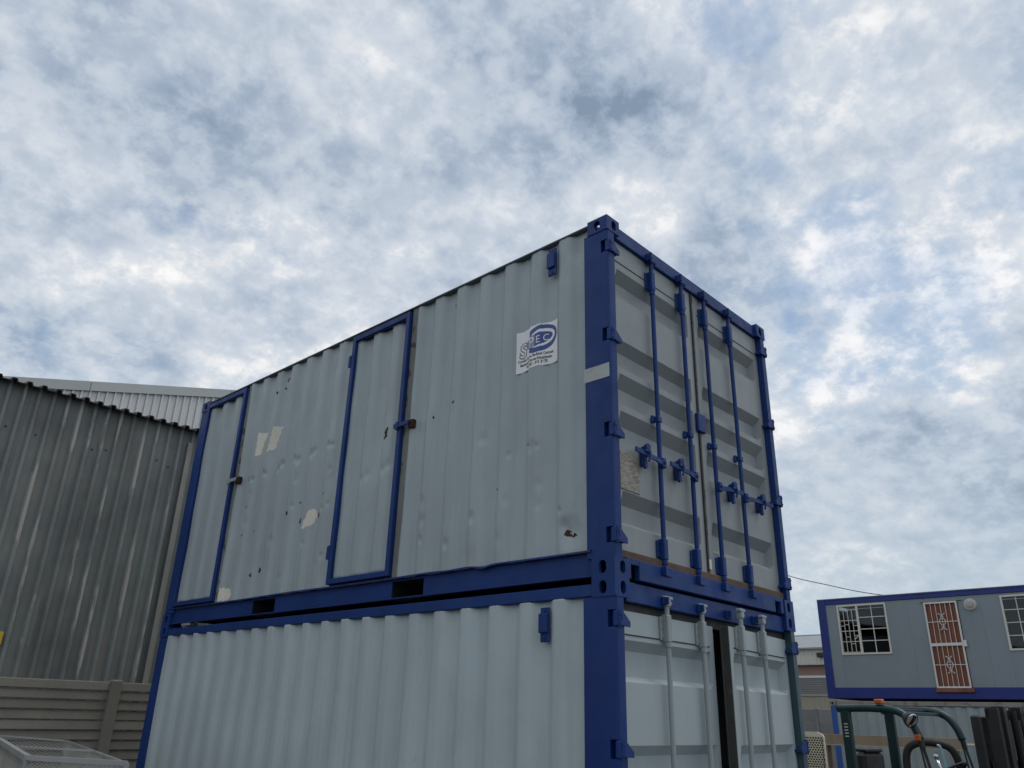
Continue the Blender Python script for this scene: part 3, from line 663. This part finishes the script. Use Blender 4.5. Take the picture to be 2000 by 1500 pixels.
# ------------------------------------------------------------------ left: corrugated shed, gable shed, slatted concrete wall
RIB = .1715
def ibr(n, top, bot=0., th=0., h=.036):
    """n ribs, width n*RIB along x, ribs towards -y; top may be a function of x"""
    tf = top if callable(top) else (lambda x: top)
    xs = []
    for k in range(n):
        o = k*RIB; xs += [(o, 0, 0), (o+.050, 0, 0), (o+.068, -h, 2), (o+.104, -h, 1), (o+.122, 0, 2)]
    xs.append((n*RIB+.0, 0, 0))
    return xs, tf
def ibr_sheet(mb, n, top, bot, x0):
    xs, tf = ibr(n, top); m = len(xs); nz = 8
    vs = []; fs = []; ms = []
    for j in range(nz+1):
        for (x, y, k) in xs: z = bot+(tf(x+x0)-bot)*j/nz; vs.append((x, y, z))
    for j in range(nz):
        for i in range(m-1):
            fs.append((j*m+i, j*m+i+1, (j+1)*m+i+1, (j+1)*m+i)); ms.append(0 if xs[i][1] == 0 and xs[i+1][1] == 0 else (1 if xs[i][1] == xs[i+1][1] else 2))
    mb.add(vs, fs); mb.m = ms; return mb
shed = thing('corrugated_shed', 'dark grey corrugated steel shed with streaked ribs behind the slatted concrete fence', 'shed', (0, 8.0, 0))
sm = ibr_sheet(MB(), 4, 5.50, 0, 0).mesh('wall_sheet', ['shed_pan', 'shed_rib', 'shed_side'], fix=False)
x = -8.2-.005
while x < 6.5:
    inst('wall_sheet', sm, shed, (x, random.uniform(-.004, .004), 0)); x += 4*RIB
SX0, SX1 = -8.2, x
# roof sheets: ribs up, sloping away from the eave
def roof_sheet():
    xs, _ = ibr(4, 0); mb = MB(); vs = []; m = len(xs)
    for t in (0, 1):
        for (x_, y_, k) in xs: vs.append((x_, t*7.0, -y_*1.15+t*7.0*math.tan(R(9))))
    fs = [(i, i+1, m+i+1, m+i) for i in range(m-1)]
    mb.add(vs, fs); return mb.mesh('roof_sheet', 'roof_dark', fix=False)
rs = roof_sheet(); x = SX0-.005
while x < SX1-.1:
    o = inst('roof_sheet', rs, shed, (x, -.16, 5.435+random.uniform(-.006, .006))); m = o.modifiers.new('thick', 'SOLIDIFY'); m.thickness = .012; m.offset = 1; x += 4*RIB
MB().box(SX0, SX1, .005, .09, 5.30, 5.42, .004).build('eave_purlin', 'roof_dark', shed)
MB().box(SX0, SX1, 6.80, 6.84, 0, 6.4).build('back_wall', 'shed_pan', shed)
MB().box(SX0-.03, SX0, .0, 6.8, 0, 5.4).build('end_wall', 'shed_pan', shed)
MB().box(SX1, SX1+.03, .0, 6.8, 0, 5.4).build('end_wall', 'shed_pan', shed)
MB().box(.735, .80, -.052, -.038, 0, 5.28, .004).box(.80, .812, -.052, .02, 0, 5.28, .003).build('corner_flashing', 'shed_trim', shed)
rs2 = random.Random(9)
scr = MB().tube([(0, -.010, 0), (0, .002, 0)], .011, 8).mesh('fixing_screw', 'black_steel')
for k in range(26):
    xx = -2.4+k*RIB+.035+.012
    if rs2.random() < .45: inst('fixing_screw', scr, shed, (xx-.03, -.004, 4.90+rs2.uniform(-.06, .06)))
tag(MB().box(-1.30, -.975, 7.945, 7.955, 2.385, 2.53, .003).build('yellow_sign', 'yellow'), 'small yellow sign on the dark corrugated shed wall at left edge', 'sign')

gab = thing('gable_shed', 'pale white ribbed gable wall of a taller shed behind the dark shed', 'shed', (0, 15.0, 0))
gtop = lambda x_: 7.745+.2543*(min(x_, 16.4-x_))
x = -5.0
k = 0
while x < 22:
    ibr_sheet(MB(), 4, lambda q: gtop(q)+.02, 0, x).build('wall_sheet', ['white_clad', 'white_clad', 'flashing_and_rib_shade'], gab, fix=False, loc=(x, 0, 0)); x += 4*RIB  # rib sides take the greyer tone: narrow shadows painted into the colour
x = -5.0
fl = 3.2
for k in range(9):
    a, b = -5.0+k*fl, -5.0+(k+1)*fl-.012
    if a < 8.2 < b: pts = [a, 8.2, b]
    else: pts = [a, b]
    for i in range(len(pts)-1):
        p, q = pts[i], pts[i+1]
        MB().prism([(p, gtop(p)-.005), (q, gtop(q)-.005), (q, gtop(q)+.215), (p, gtop(p)+.215)], 'y', -.060, -.040).prism([(p, gtop(p)+.202), (q, gtop(q)+.202), (q, gtop(q)+.214), (p, gtop(p)+.214)], 'y', -.040, .35).build('barge_flashing', 'flashing_and_rib_shade', gab)
MB().prism([(-5, gtop(-5)+.195), (8.2, gtop(8.2)+.195), (8.2, gtop(8.2)+.17), (-5, gtop(-5)+.17)], 'y', .06, 14).prism([(8.2, gtop(8.2)+.195), (21.5, gtop(21.5)+.195), (21.5, gtop(21.5)+.17), (8.2, gtop(8.2)+.17)], 'y', .06, 14).build('roof', 'flashing_and_rib_shade', gab)
MB().box(-4.9, 21.5, 13.8, 13.9, 0, 6.2).build('back_wall', 'white_clad', gab)

wall = thing('slatted_concrete_fence', 'brown grey precast concrete fence of horizontal slats and posts, lower left', 'fence', (0, 7.5, 0))
BAY, PX = 1.95, .215
slat = []
for v in range(3):
    rv = random.Random(20+v); w = BAY-.118
    slat.append(MB().prism([(-.020, .004), (-.026, .012), (-.014, .092), (-.006, .1005), (.03, .1005), (.03, .004)], 'x', 0, w).mesh('slat', 'concrete_wall'))
pm = MB().box(-.062, .062, -.075, .06, 0, 2.062, .016).mesh('post', 'concrete_wall')
for k in range(-4, 3):
    inst('post', pm, wall, (PX+k*BAY, 0, 0))
    for j in range(19):
        inst('slat', slat[(k*7+j) % 3], wall, (PX+k*BAY+.059, random.uniform(-.003, .003), .02+j*.1062), sca=(1, 1, 1.04))

# ------------------------------------------------------------------ mesh-sided crate, lower left corner
def mesh_panel(mb, p, q, r, cell=.045, wd=.004, hgt=None):
    """diamond mesh filling the parallelogram p, q, (q+r-p), r"""
    p, q, r = Vector(p), Vector(q), Vector(r); U = q-p; V = r-p; nu = max(2, int(U.length/cell)); nv = max(2, int(V.length/(cell*.55)))
    P = lambda a, b: p+U*(a/nu)+V*(b/nv)
    nrm = U.cross(V).normalized()
    for i in range(nu):
        for j in range(nv):
            for (a0, b0, a1, b1) in ((i, j, i+.5, j+.5), (i+.5, j+.5, i+1, j), (i, j+1, i+.5, j+.5), (i+.5, j+.5, i+1, j+1)):
                A, B = P(a0, b0), P(a1, b1); d = (B-A).normalized(); s = d.cross(nrm)*wd*.5; n_ = nrm*wd*.5
                mb.add([A-s, A+s, A+n_, B-s, B+s, B+n_], [(0, 1, 4, 3), (1, 2, 5, 4), (2, 0, 3, 5)])
crate = thing('mesh_crate', 'galvanised steel crate with expanded mesh sides in the bottom left corner', 'crate', (-1.9, 3.4, 0))
off = Vector((-1.9, 3.4, 0))
cB, cC, cD, cF = Vector((-1.89, 3.45, 1.45)), Vector((-1.55, 2.70, 1.45)), Vector((-.70, 6.11, 1.45)), Vector((-1.275, 6.44, 1.49))
for (p, q, w) in ((cB, cC, .030), (cC, cD, .014), (cD, cF, .014), (cF, cB, .036)): MB(off).beam(p, q, w, w).build('top_rail', 'galv', crate)
for p in (cB, cC, cD, cF):
    MB(off).beam((p.x, p.y, .0), (p.x, p.y, p.z+.004), .030, .030).build('corner_post', 'galv', crate)
MB(off).beam(cB.lerp(cF, .42), cC.lerp(cD, .45), .014, .014).build('cross_rail', 'galv', crate)
dn = Vector((0, 0, -.95))
for (p, q) in ((cB, cC), (cC, cD), (cD, cF), (cF, cB)):
    m = MB(off); mesh_panel(m, p, q, p+dn, .040, .0045); o = m.build('mesh_panel', 'galv_mesh', crate, fix=False); o['kind'] = 'stuff'
    MB(off).beam(p+dn, q+dn, .035, .035).build('bottom_rail', 'galv', crate)
mbf = MB(off).add([cB+dn, cC+dn, cD+dn, cF+dn], [(0, 1, 2, 3)]).build('floor', 'galv_mesh', crate)

# ------------------------------------------------------------------ right: site office on a container
OX = 20.0
off_ = thing('site_office', 'grey site office cabin with blue frame, barred window and brown door, on a container', 'office cabin', (OX, 0, 2.487))
Zo = lambda z: z-2.487
ya, yb = 1.06, 7.13
MB().box(.0, .20, 6.895, yb, Zo(2.487), Zo(5.205), .01).build('corner_post', 'office_blue', off_)
MB().box(.0, .20, ya, ya+.23, Zo(2.487), Zo(5.205), .01).build('corner_post', 'office_blue', off_)
MB().box(.004, .12, ya+.23, 6.895, Zo(5.055), Zo(5.19), .01).box(-.006, .12, ya+.23, 6.895, Zo(5.17), Zo(5.20), .004).build('top_rail', 'office_blue', off_)
MB().box(.004, .12, ya+.23, 6.895, Zo(2.49), Zo(2.775), .01).build('bottom_rail', 'office_blue', off_)
W1 = (5.185, 6.57, 3.645, 5.02); W2 = (.935, 2.32, 3.64, 5.0); DR = (3.335, 4.185, 2.70, 4.93)
def wallcol(y0, y1, hole=None):
    a, b = Zo(2.775), Zo(5.055)
    segs = [(a, b)] if not hole else [(p, q) for p, q in ((a, Zo(hole[0])), (Zo(hole[1]), b)) if q > p+.01]
    for p, q in segs: MB().box(.03, .08, y0+.0008, y1-.0008, p, q, .0015).build('wall_panel', 'office_wall', off_)
wallcol(6.57, 6.90); wallcol(W1[0], W1[1], W1[2:]); wallcol(4.60, 5.185); wallcol(4.185, 4.60); wallcol(DR[0], DR[1], DR[2:]); wallcol(2.80, 3.335); wallcol(2.32, 2.80); wallcol(1.29, 2.32, W2[2:])
MB().box(2.30, 2.38, ya, yb, 0, 2.70).box(.1, 2.35, ya, yb, 0, .10).box(.12, 2.35, ya, ya+.06, .1, 2.6).box(.20, 2.35, yb-.06, yb-.004, .1, 2.6).build('cabin_shell', 'interior', off_)
MB().box(-.01, 2.38, ya-.01, yb+.01, Zo(5.206), Zo(5.225), .004).build('roof_panel', 'flashing_and_rib_shade', off_)
def window(y0, y1, z0, z1, ym, grille):
    f = .048
    fr = MB()
    for a, b, c, d in ((y0, y0+f, z0, z1), (y1-f, y1, z0, z1), (y0+f, y1-f, z1-f, z1), (y0+f, y1-f, z0, z0+f), (ym-.03, ym+.03, z0+f, z1-f)): fr.box(.004, .07, a, b, Zo(c), Zo(d), .004)
    fr = fr.build('window', 'cream_frame', off_)
    # right-hand sash (smaller y): 2 x 4 panes
    def sash(a, b, nx):
        mb = MB()
        for i in range(1, nx): y_ = a+(b-a)*i/nx; mb.box(.030, .050, y_-.011, y_+.011, Zo(z0+f), Zo(z1-f), .002)
        for j in range(1, 4): z_ = z0+f+(z1-z0-2*f)*j/4; mb.box(.031, .049, a, b, Zo(z_)-.011, Zo(z_)+.011, .002)
        mb.build('glazing_bar', 'cream_frame', fr)
        for i in range(nx):
            for j in range(4):
                p, q = a+(b-a)*i/nx, a+(b-a)*(i+1)/nx; r_, s_ = z0+f+(z1-z0-2*f)*j/4, z0+f+(z1-z0-2*f)*(j+1)/4
                MB().box(.052, .056, p+.001, q-.001, Zo(r_)+.001, Zo(s_)-.001, .0005).build('pane', 'window_glass', fr)
    sash(y0+f, ym-.03, 2)
    if grille:
        a, b = ym+.03, y1-f; mb = MB(); c, d = z0+f, z1-f-.10
        MB().box(.066, .070, a, b, Zo(z0+f), Zo(z1-f), .0005).build('pane', 'window_glass', fr)
        for j in range(5): z_ = c+.02+(d-c-.02)*j/4; mb.box(.022, .032, a, b, Zo(z_)-.009, Zo(z_)+.009, .002)
        nb = 4
        for i in range(1, nb): y_ = a+(b-a)*i/nb; mb.box(.021, .031, y_-.008, y_+.008, Zo(c+.02), Zo(d), .002)
        hh = (d-c-.02)/4; ww = (b-a)/nb
        for (i, j, t) in ((3, 2, .5), (2, 2, .62), (0, 2, .5), (2, 1, .45), (0, 1, .55), (1, 0, .8)): mb.box(.0205, .0305, a+i*ww, a+(i+1)*ww, Zo(c+.02+(j+t)*hh)-.008, Zo(c+.02+(j+t)*hh)+.008, .002)
        mb.beam((.026, a, Zo(c+.02+hh*1.55)), (.026, a+ww, Zo(c+.02+hh*1.2)), .012, .02)
        mb.build('burglar_bars', 'cream_frame', fr)
    else: sash(ym+.03, y1-f, 2)
window(*W1, 6.0, True); window(*W2, 1.63, False)
dw = MB().box(.040, .075, DR[0]+.01, DR[1]-.01, Zo(2.70), Zo(4.92), .004).build('door', 'door_wood', off_)
for k in range(1, 6): MB().box(.036, .041, DR[0]+k*(DR[1]-DR[0])/6-.003, DR[0]+k*(DR[1]-DR[0])/6+.003, Zo(2.75), Zo(4.9), .001).build('board_groove', 'black_steel', dw)
MB().box(-.06, .05, DR[0]-.05, DR[1]+.01, Zo(2.655), Zo(2.745), .006).build('door_step', 'door_wood', off_)
g0, g1, gz0, gz1 = 3.345, 4.175, 2.755, 4.935
gt = MB()
for a, b, c, d in ((g0, g0+.042, gz0, gz1), (g1-.042, g1, gz0, gz1), (g0+.042, g1-.042, gz1-.042, gz1), (g0+.042, g1-.042, gz0, gz0+.042), (g0+.042, g1-.042, 3.80, 3.875)): gt.box(-.030, -.004, a, b, Zo(c), Zo(d), .004)
gt = gt.build('security_gate', 'white_gate', off_)
gb = MB()
for k in range(1, 6): y_ = g0+.042+k*(g1-g0-.084)/6; gb.tube([(-.017, y_, Zo(gz0+.03)), (-.017, y_, Zo(gz1-.03))], .0075, 8)
for z_ in (3.33, 4.42): gb.beam((-.017, g0+.03, Zo(z_)), (-.017, g1-.03, Zo(z_)), .010, .016)
gb.build('gate_bar', 'white_gate', gt, smooth=40)
for z_ in (3.33, 4.42):
    yc = (g0+g1)/2; s = MB()
    s.tube([(-.028, yc+.075*math.cos(a), Zo(z_)+.085*math.sin(a)) for a in lin(0, 2*math.pi, 13)], .010, 6)
    for sgn in (-1, 1):
        for d in (-1, 1): s.tube([(-.028, yc+d*.085, Zo(z_)+sgn*.215), (-.028, yc+d*.045, Zo(z_)+sgn*.190), (-.028, yc+d*.006, Zo(z_)+sgn*.145), (-.028, yc+d*.040, Zo(z_)+sgn*.105)], .010, 6)
    s.build('scroll', 'white_gate', gt, smooth=40)
MB().box(-.045, -.004, g0-.075, g0-.002, Zo(3.77), Zo(3.93), .005).build('gate_lock', 'white_gate', gt)
MB().box(-.01, .03, DR[0]-.13, DR[1]+.08, Zo(4.945), Zo(4.975), .003).build('door_head', 'rail_worn', off_)
lamp = MB().tube([(-.045, 3.03, Zo(4.822)), (.03, 3.03, Zo(4.822))], [.135, .155], 28).build('wall_lamp', 'cream_frame', off_, smooth=40)
MB().tube([(-.075, 3.03, Zo(4.822)), (-.065, 3.03, Zo(4.822)), (-.046, 3.03, Zo(4.822))], [.06, .10, .118], 28).build('lamp_glass', 'lamp_glass', lamp, smooth=60)

st = thing('storage_container', 'grey corrugated container with pale blue corner post under the site office', 'container', (OX, 0, 0))
ys = corr_ys(1.2, 6.93, 1.0)
MB().grid(ys, [.12, 1.2, 2.30], lambda y, z: (.02+corr(y, 1.0), y, z)).build('side_panel', 'clad_container', st, smooth=50, fix=False)
MB().box(.0, .12, 6.93, 7.09, .10, 2.30, .01).build('corner_post', 'post_blue', st)
MB().box(.0, .12, 1.06, 1.20, .10, 2.30, .01).build('corner_post', 'post_blue', st)
MB().box(.0, .12, 1.24, 6.91, 2.31, 2.42, .01).build('top_rail', 'rail_worn', st)
MB().box(.0, .12, 1.20, 6.93, 0, .12, .01).build('bottom_rail', 'post_blue', st)
for y_, s_ in ((7.11, -1), (1.04, 1)):
    for z_, t_ in ((0, 1), (2.425, -1)): o = inst('corner_casting', CAST[(1, s_, t_)].copy(), st, (0, y_, z_)); o.data.materials[0] = MATS['rail_worn']
MB().box(.07, 2.43, 1.1, 7.05, .12, 2.40).build('body', 'interior', st)

# ------------------------------------------------------------------ forklift
fk = thing('forklift', 'dark green forklift with overhead guard and black mast in front of the office', 'forklift', (7.0, 1.50, 0), R(-98.3))
G = 'forklift_green'
def curve(pts, n=6):
    out = []
    for i in range(len(pts)-1):
        p0, p1, p2, p3 = (Vector(pts[max(i-1, 0)]), Vector(pts[i]), Vector(pts[i+1]), Vector(pts[min(i+2, len(pts)-1)]))
        for k in range(n):
            t = k/n; out.append(.5*((2*p1)+(p2-p0)*t+(2*p0-5*p1+4*p2-p3)*t*t+(3*p1-p0-3*p2+p3)*t**3))
    return out+[Vector(pts[-1])]
FW = 1.10
for y in (0, FW):
    MB().box(-.062, .064, y-.035, y+.035, .75, 1.985, .012).build('guard_rear_pillar', G, fk)
    MB().tube(curve([(-.10, y, 1.99), (.30, y, 2.0), (.60, y, 1.985), (.76, y, 1.925), (.86, y, 1.80), (.91, y, 1.66)]), .046, 12).build('guard_rail', G, fk, smooth=True)
    MB().tube([(.908, y, 1.67), (.925, y, 1.56)], .034, 10).tube([(.92, y+.02, 1.58), (1.02, y+.02, 1.10)], .017, 8).tube([(.91, y-.02, 1.58), (.97, y-.02, 1.05)], .012, 8).build('guard_front_strut', G if y else 'black_steel', fk, smooth=40)
for i, xx in enumerate((-.05, .14, .32, .50, .68)):
    z_ = 1.99 if xx < .6 else 1.955
    MB().box(xx-.02, xx+.02, .03, FW-.03, z_-.025, z_+.015, .005).build('guard_crossbar', G, fk)
for k in range(5): MB().box(-.02, .030, -.0385, -.034, 1.66+k*.036, 1.671+k*.036, .001).build('vent_slot', 'cream_metal', fk)
# body: counterweight, hood, cowl
MB().prism([(-.75, .45), (-.80, .70), (-.72, 1.02), (-.45, 1.10), (-.10, 1.10), (-.10, .35), (-.6, .35)], 'y', .0, FW).build('counterweight', G, fk)
MB().box(-.10, .62, .04, FW-.04, .45, 1.02, .04).build('engine_hood', G, fk)
MB().box(.62, 1.16, .02, FW-.02, .30, .50, .02).build('floor_plate', 'black_steel', fk)
MB().prism([(1.10, .50), (1.06, 1.02), (1.20, 1.06), (1.40, 1.0), (1.42, .40)], 'y', .02, FW-.02).build('cowl', G, fk)
for y in (.06, FW-.30):
    for xx, rr in ((1.34, .34), (-.35, .27)):
        w = MB().tube([(xx, y, rr), (xx, y+.03, rr), (xx, y+.21, rr), (xx, y+.24, rr)], [rr*.9, rr, rr, rr*.9], 28).build('wheel', 'rubber', fk, smooth=40)
        MB().tube([(xx, y-.006, rr), (xx, y+.246, rr)], [rr*.55]*2, 20).build('rim', 'cream_metal', w, smooth=40)
seat = MB().box(-.02, .45, .28, .82, 1.02, 1.14, .045).build('seat', 'black_vinyl', fk)
MB().box(-.12, .02, .29, .80, 1.12, 1.48, .045).build('backrest', 'black_vinyl', seat)
MB().box(-.13, .02, .34, .76, 1.481, 1.52, .015).build('backrest_top', 'black_steel', seat)
MB().tube(curve([(.50, .40, 1.05), (.50, .42, 1.46), (.60, .46, 1.60), (.80, .56, 1.62), (.98, .66, 1.52), (1.05, .70, 1.05)]), .045, 10).build('restraint_hoop', 'black_vinyl', fk, smooth=True)
col_ = MB().tube([(1.16, .52, 1.02), (1.00, .52, 1.30)], .03, 10).build('steering_column', 'black_steel', fk, smooth=True)
tl = Matrix.Rotation(R(-32), 3, 'Y'); C0 = Vector((.98, .52, 1.32))
sw = MB().tube([C0+tl @ Vector((.185*math.cos(a), .185*math.sin(a), 0)) for a in lin(0, 2*math.pi, 29)], .016, 8)
for a in (0, 2.1, 4.2): sw.tube([C0, C0+tl @ Vector((.18*math.cos(a), .18*math.sin(a), 0))], .011, 6)
sw.tube([C0-tl @ Vector((0, 0, .02)), C0+tl @ Vector((0, 0, .03))], .045, 12).build('steering_wheel', 'black_vinyl', fk, smooth=True)
for k, dy in enumerate((.20, .26)): MB().tube([(1.10, dy, 1.05), (.98-.05*k, dy, 1.46)], .009, 8).tube([(.98-.05*k, dy, 1.46), (.975-.05*k, dy, 1.50)], .018, 8).build('control_lever', 'chrome', fk, smooth=True)
MB().tube(curve([(1.07, .22, 1.0), (1.05, .22, 1.40), (1.03, .21, 1.58), (1.0, .20, 1.60)]), .016, 8).build('pale_hose', 'hose', fk, smooth=True)
# lamp and indicators
lp = MB().tube([(.80, -.085, 1.915), (.86, -.10, 1.885), (.90, -.115, 1.865)], [.04, .082, .092], 20).build('work_lamp', 'black_steel', fk, smooth=40)
MB().tube([(.902, -.116, 1.864), (.912, -.119, 1.859)], [.084, .070], 20).build('lamp_lens', 'chrome', lp, smooth=40)
MB().tube([(.80, 0, 1.90), (.83, -.08, 1.90)], .014, 8).build('lamp_bracket', 'black_steel', lp, smooth=True)
MB().box(.875, .950, -.078, -.047, 1.645, 1.715, .012).build('indicator', 'orange_lens', fk)
MB().box(.42, .52, -.05, .04, 2.047, 2.105, .012).build('roof_beacon', 'orange_lens', fk)
# mast
def chan(mb, x0, y0, z0, z1, s):
    mb.box(x0, x0+.13, y0, y0+.022, z0, z1, .003).box(x0, x0+.02, y0+s*.022, y0+s*.075, z0, z1, .003).box(x0+.11, x0+.13, y0+s*.022, y0+s*.075, z0, z1, .003)
for (y0, s) in ((.16, 1), (.90, -1)):
    m = MB(); chan(m, 1.63, y0, .08, 2.02, s); m.build('mast_outer_channel', 'black_steel', fk)
    m = MB(); chan(m, 1.66, y0+s*.10, .15, 2.04, s); m.build('mast_inner_channel', 'black_steel', fk)
    m = MB().tube([(1.73, y0+s*.22, .2), (1.73, y0+s*.22, 1.90)], .050, 12).tube([(1.73, y0+s*.22, 1.90), (1.73, y0+s*.22, 2.0)], .028, 12); m.build('lift_cylinder', 'black_steel', fk, smooth=40)
    MB().tube([(1.83, y0+s*.29, .5), (1.83, y0+s*.29, 1.98)], .014, 6).build('lift_chain', 'rubber', fk)
for z_, x_ in ((1.96, 1.62), (1.42, 1.60), (.55, 1.60)): MB().box(x_, x_+.05, .16, .92, z_-.06, z_+.05, .006).build('mast_crossbar', 'black_steel', fk)
MB().tube(curve([(1.61, .50, 1.95), (1.55, .52, 1.6), (1.59, .54, 1.2)]), .014, 8).tube(curve([(1.61, .58, 1.95), (1.53, .60, 1.55), (1.59, .60, 1.2)]), .014, 8).build('hydraulic_hose', 'rubber', fk, smooth=True)
for k in range(6): MB().box(1.86, 1.895, .10+k*.165, .135+k*.165, .48, 1.20, .004).build('load_backrest_bar', 'black_steel', fk)
MB().box(1.85, 1.90, .02, FW-.02, .40, .479, .005).box(1.85, 1.90, .02, FW-.02, .10, .18, .005).box(1.85, 1.89, .06, FW-.06, 1.201, 1.25, .005).build('carriage', 'black_steel', fk)
for y in (.26, .70): MB().box(1.90, 1.95, y, y+.10, .05, .50, .006).box(1.95, 2.95, y, y+.10, .05, .09, .004).build('fork', 'black_steel', fk)

MB().box(1.46, 1.58, .12, 1.0, .60, 1.94, .02).build('mast_guard_plate', 'black_steel', fk)

# ------------------------------------------------------------------ small things by the forklift
tb = thing('timber_table', 'brown timber deck on trestles between the forklift and the grey container', 'table', (15.6, 3.0, 0))
for k in range(7): MB().box(k*.30, k*.30+.294, -.5, 3.4, 1.455, 1.485, .004).build('plank', 'table_wood', tb)
MB().box(-.035, -.001, -.5, 3.4, 1.39, 1.60, .004).build('side_board', 'table_wood', tb)
MB().box(-.06, -.002, -.5, 3.4, 1.365, 1.389, .004).build('front_edge', 'far_beige', tb)
for y in (-.3, 3.2):
    for x_ in (.1, 1.95): MB().box(x_, x_+.08, y, y+.08, 0, 1.454, .004).build('leg', 'table_wood', tb)
pp = thing('perforated_panel', 'cream perforated metal panel with clipped top corner beside the lower container', 'panel', (9.4, 2.97, 0))
pz0, pz1 = 1.10, 1.63
hb = MB()
cy = .044; cz = .034
for j in range(int((pz1-pz0)/cz)):
    for i in range(9):
        y_ = -.10+i*cy+(cy/2 if j % 2 else 0); z_ = pz0+j*cz
        if y_+cy > .22: continue
        plate_hole(hb, lambda u, v, d: (d, u, v), y_, y_+cy, z_, z_+cz, y_+cy/2, z_+cz/2, .0165, .0125, .006)
MB().box(.012, .026, -.10, .204, pz0, pz1-.02, .002).build('shade_backing', 'shade_black', pp)  # dark sheet added as the shade seen through the holes
hb.build('perforated_sheet', 'cream_metal', pp, fix=False)
MB().box(-.004, .03, -.125, -.101, pz0-.05, pz1-.02, .006).box(-.004, .03, .205, .235, pz0-.05, pz1+.02, .006).prism([(-.125, pz1-.02), (.235, pz1-.02), (.235, pz1+.055), (-.02, pz1+.055), (-.10, pz1+.02)], 'x', -.004, .03).box(-.004, .03, -.125, .235, pz0-.05, pz0-.001, .006).build('panel_frame', 'cream_metal', pp)
MB().box(.0, .028, -.12, -.09, 0, pz0-.05, .004).box(.0, .028, .20, .23, 0, pz0-.05, .004).build('leg', 'cream_metal', pp)

# ------------------------------------------------------------------ far right background
bb = thing('brick_building', 'far brick building with grey roof, ribbed white fascia and roller shutter', 'building', (45, 0, 0))
y0, y1 = 4.0, 34.0
MB().prism([(-.6, 5.93), (5.5, 7.22), (5.5, 7.30), (-.6, 6.01)], 'y', y0, y1).build('roof', 'far_roof', bb)
MB().prism([(5.4, 7.22), (5.6, 7.22), (5.6, 7.34), (5.4, 7.34)], 'y', y0, y1).build('ridge_cap', 'far_roof', bb)
n = int((y1-y0)/.25)
fm = MB().prism([(-.03, 0), (-.03, .09), (-.07, .115), (-.07, .215), (-.03, .24), (0, .24), (0, 0)], 'z', 0, .84).mesh('fascia_rib', 'far_white')
for k in range(n):
    if 12 < y0+k*.25 < 22: inst('fascia_rib', fm, bb, (-.3, y0+k*.25, 5.11))
MB().box(-.29, -.002, y0, y1, 5.11, 5.94, .004).build('fascia', 'far_white', bb)
MB().box(-.34, -.002, y0, y1, 5.055, 5.105, .004).build('fascia_trim', 'far_lintel', bb)
MB().box(.0, 10.9, y0, y1, 0, 5.6).build('brick_wall', 'brick', bb)
MB().box(-.10, -.002, 12, 22, 4.33, 4.46, .01).build('lintel', 'far_lintel', bb)
for k in range(32): MB().box(-.06, -.004, 12.2, 21.8, 4.33-.13*(k+1)+.008, 4.33-.13*k, .012).build('shutter_slat', 'shutter', bb)
MB().box(-.60, -.38, 17.30, 17.70, 5.45, 5.70, .02).build('flood_lamp', 'black_steel', bb)
ff = thing('beige_fence', 'beige corrugated metal fence in front of the far brick building', 'fence', (32, 0, 0))
fm2 = MB().prism([(0, 0), (.03, .03), (.03, .11), (0, .14), (0, .235), (.045, .235), (.045, 0)], 'z', 0, 1).mesh('fence_sheet', 'far_beige')
for k in range(60): inst('fence_sheet', fm2, ff, (0, 4+k*.24, 0), sca=(1, 1, 2.86+.02*math.sin(k*1.7)))
MB().box(-.02, .07, 4, 18.4, 2.93, 2.985, .005).build('fence_rail', 'far_beige', ff)
fw_ = thing('concrete_panel_fence', 'grey precast concrete panel fence in front of the beige metal fence', 'fence', (27, 0, 0))
for k in range(8):
    for j in range(5): MB().box(0, .06, 3+k*1.9+.01, 3+(k+1)*1.9-.11, .02+j*.46, .02+(j+1)*.46-.008, .008).build('concrete_panel', 'concrete_grey', fw_)
    MB().box(-.03, .09, 3+(k+1)*1.9-.108, 3+(k+1)*1.9+.008, 0, 2.36, .01).build('post', 'concrete_grey', fw_)
# overhead wire
tag(MB().tube(curve([(30, 16.0, 9.35), (30, 12.9, 7.95), (30, 11.0, 7.30), (30, 8.0, 6.55), (30, 2.0, 5.9)]), .016, 6).build('overhead_wire', 'black_steel', smooth=True), 'thin dark overhead wire running down behind the site office', 'wire')
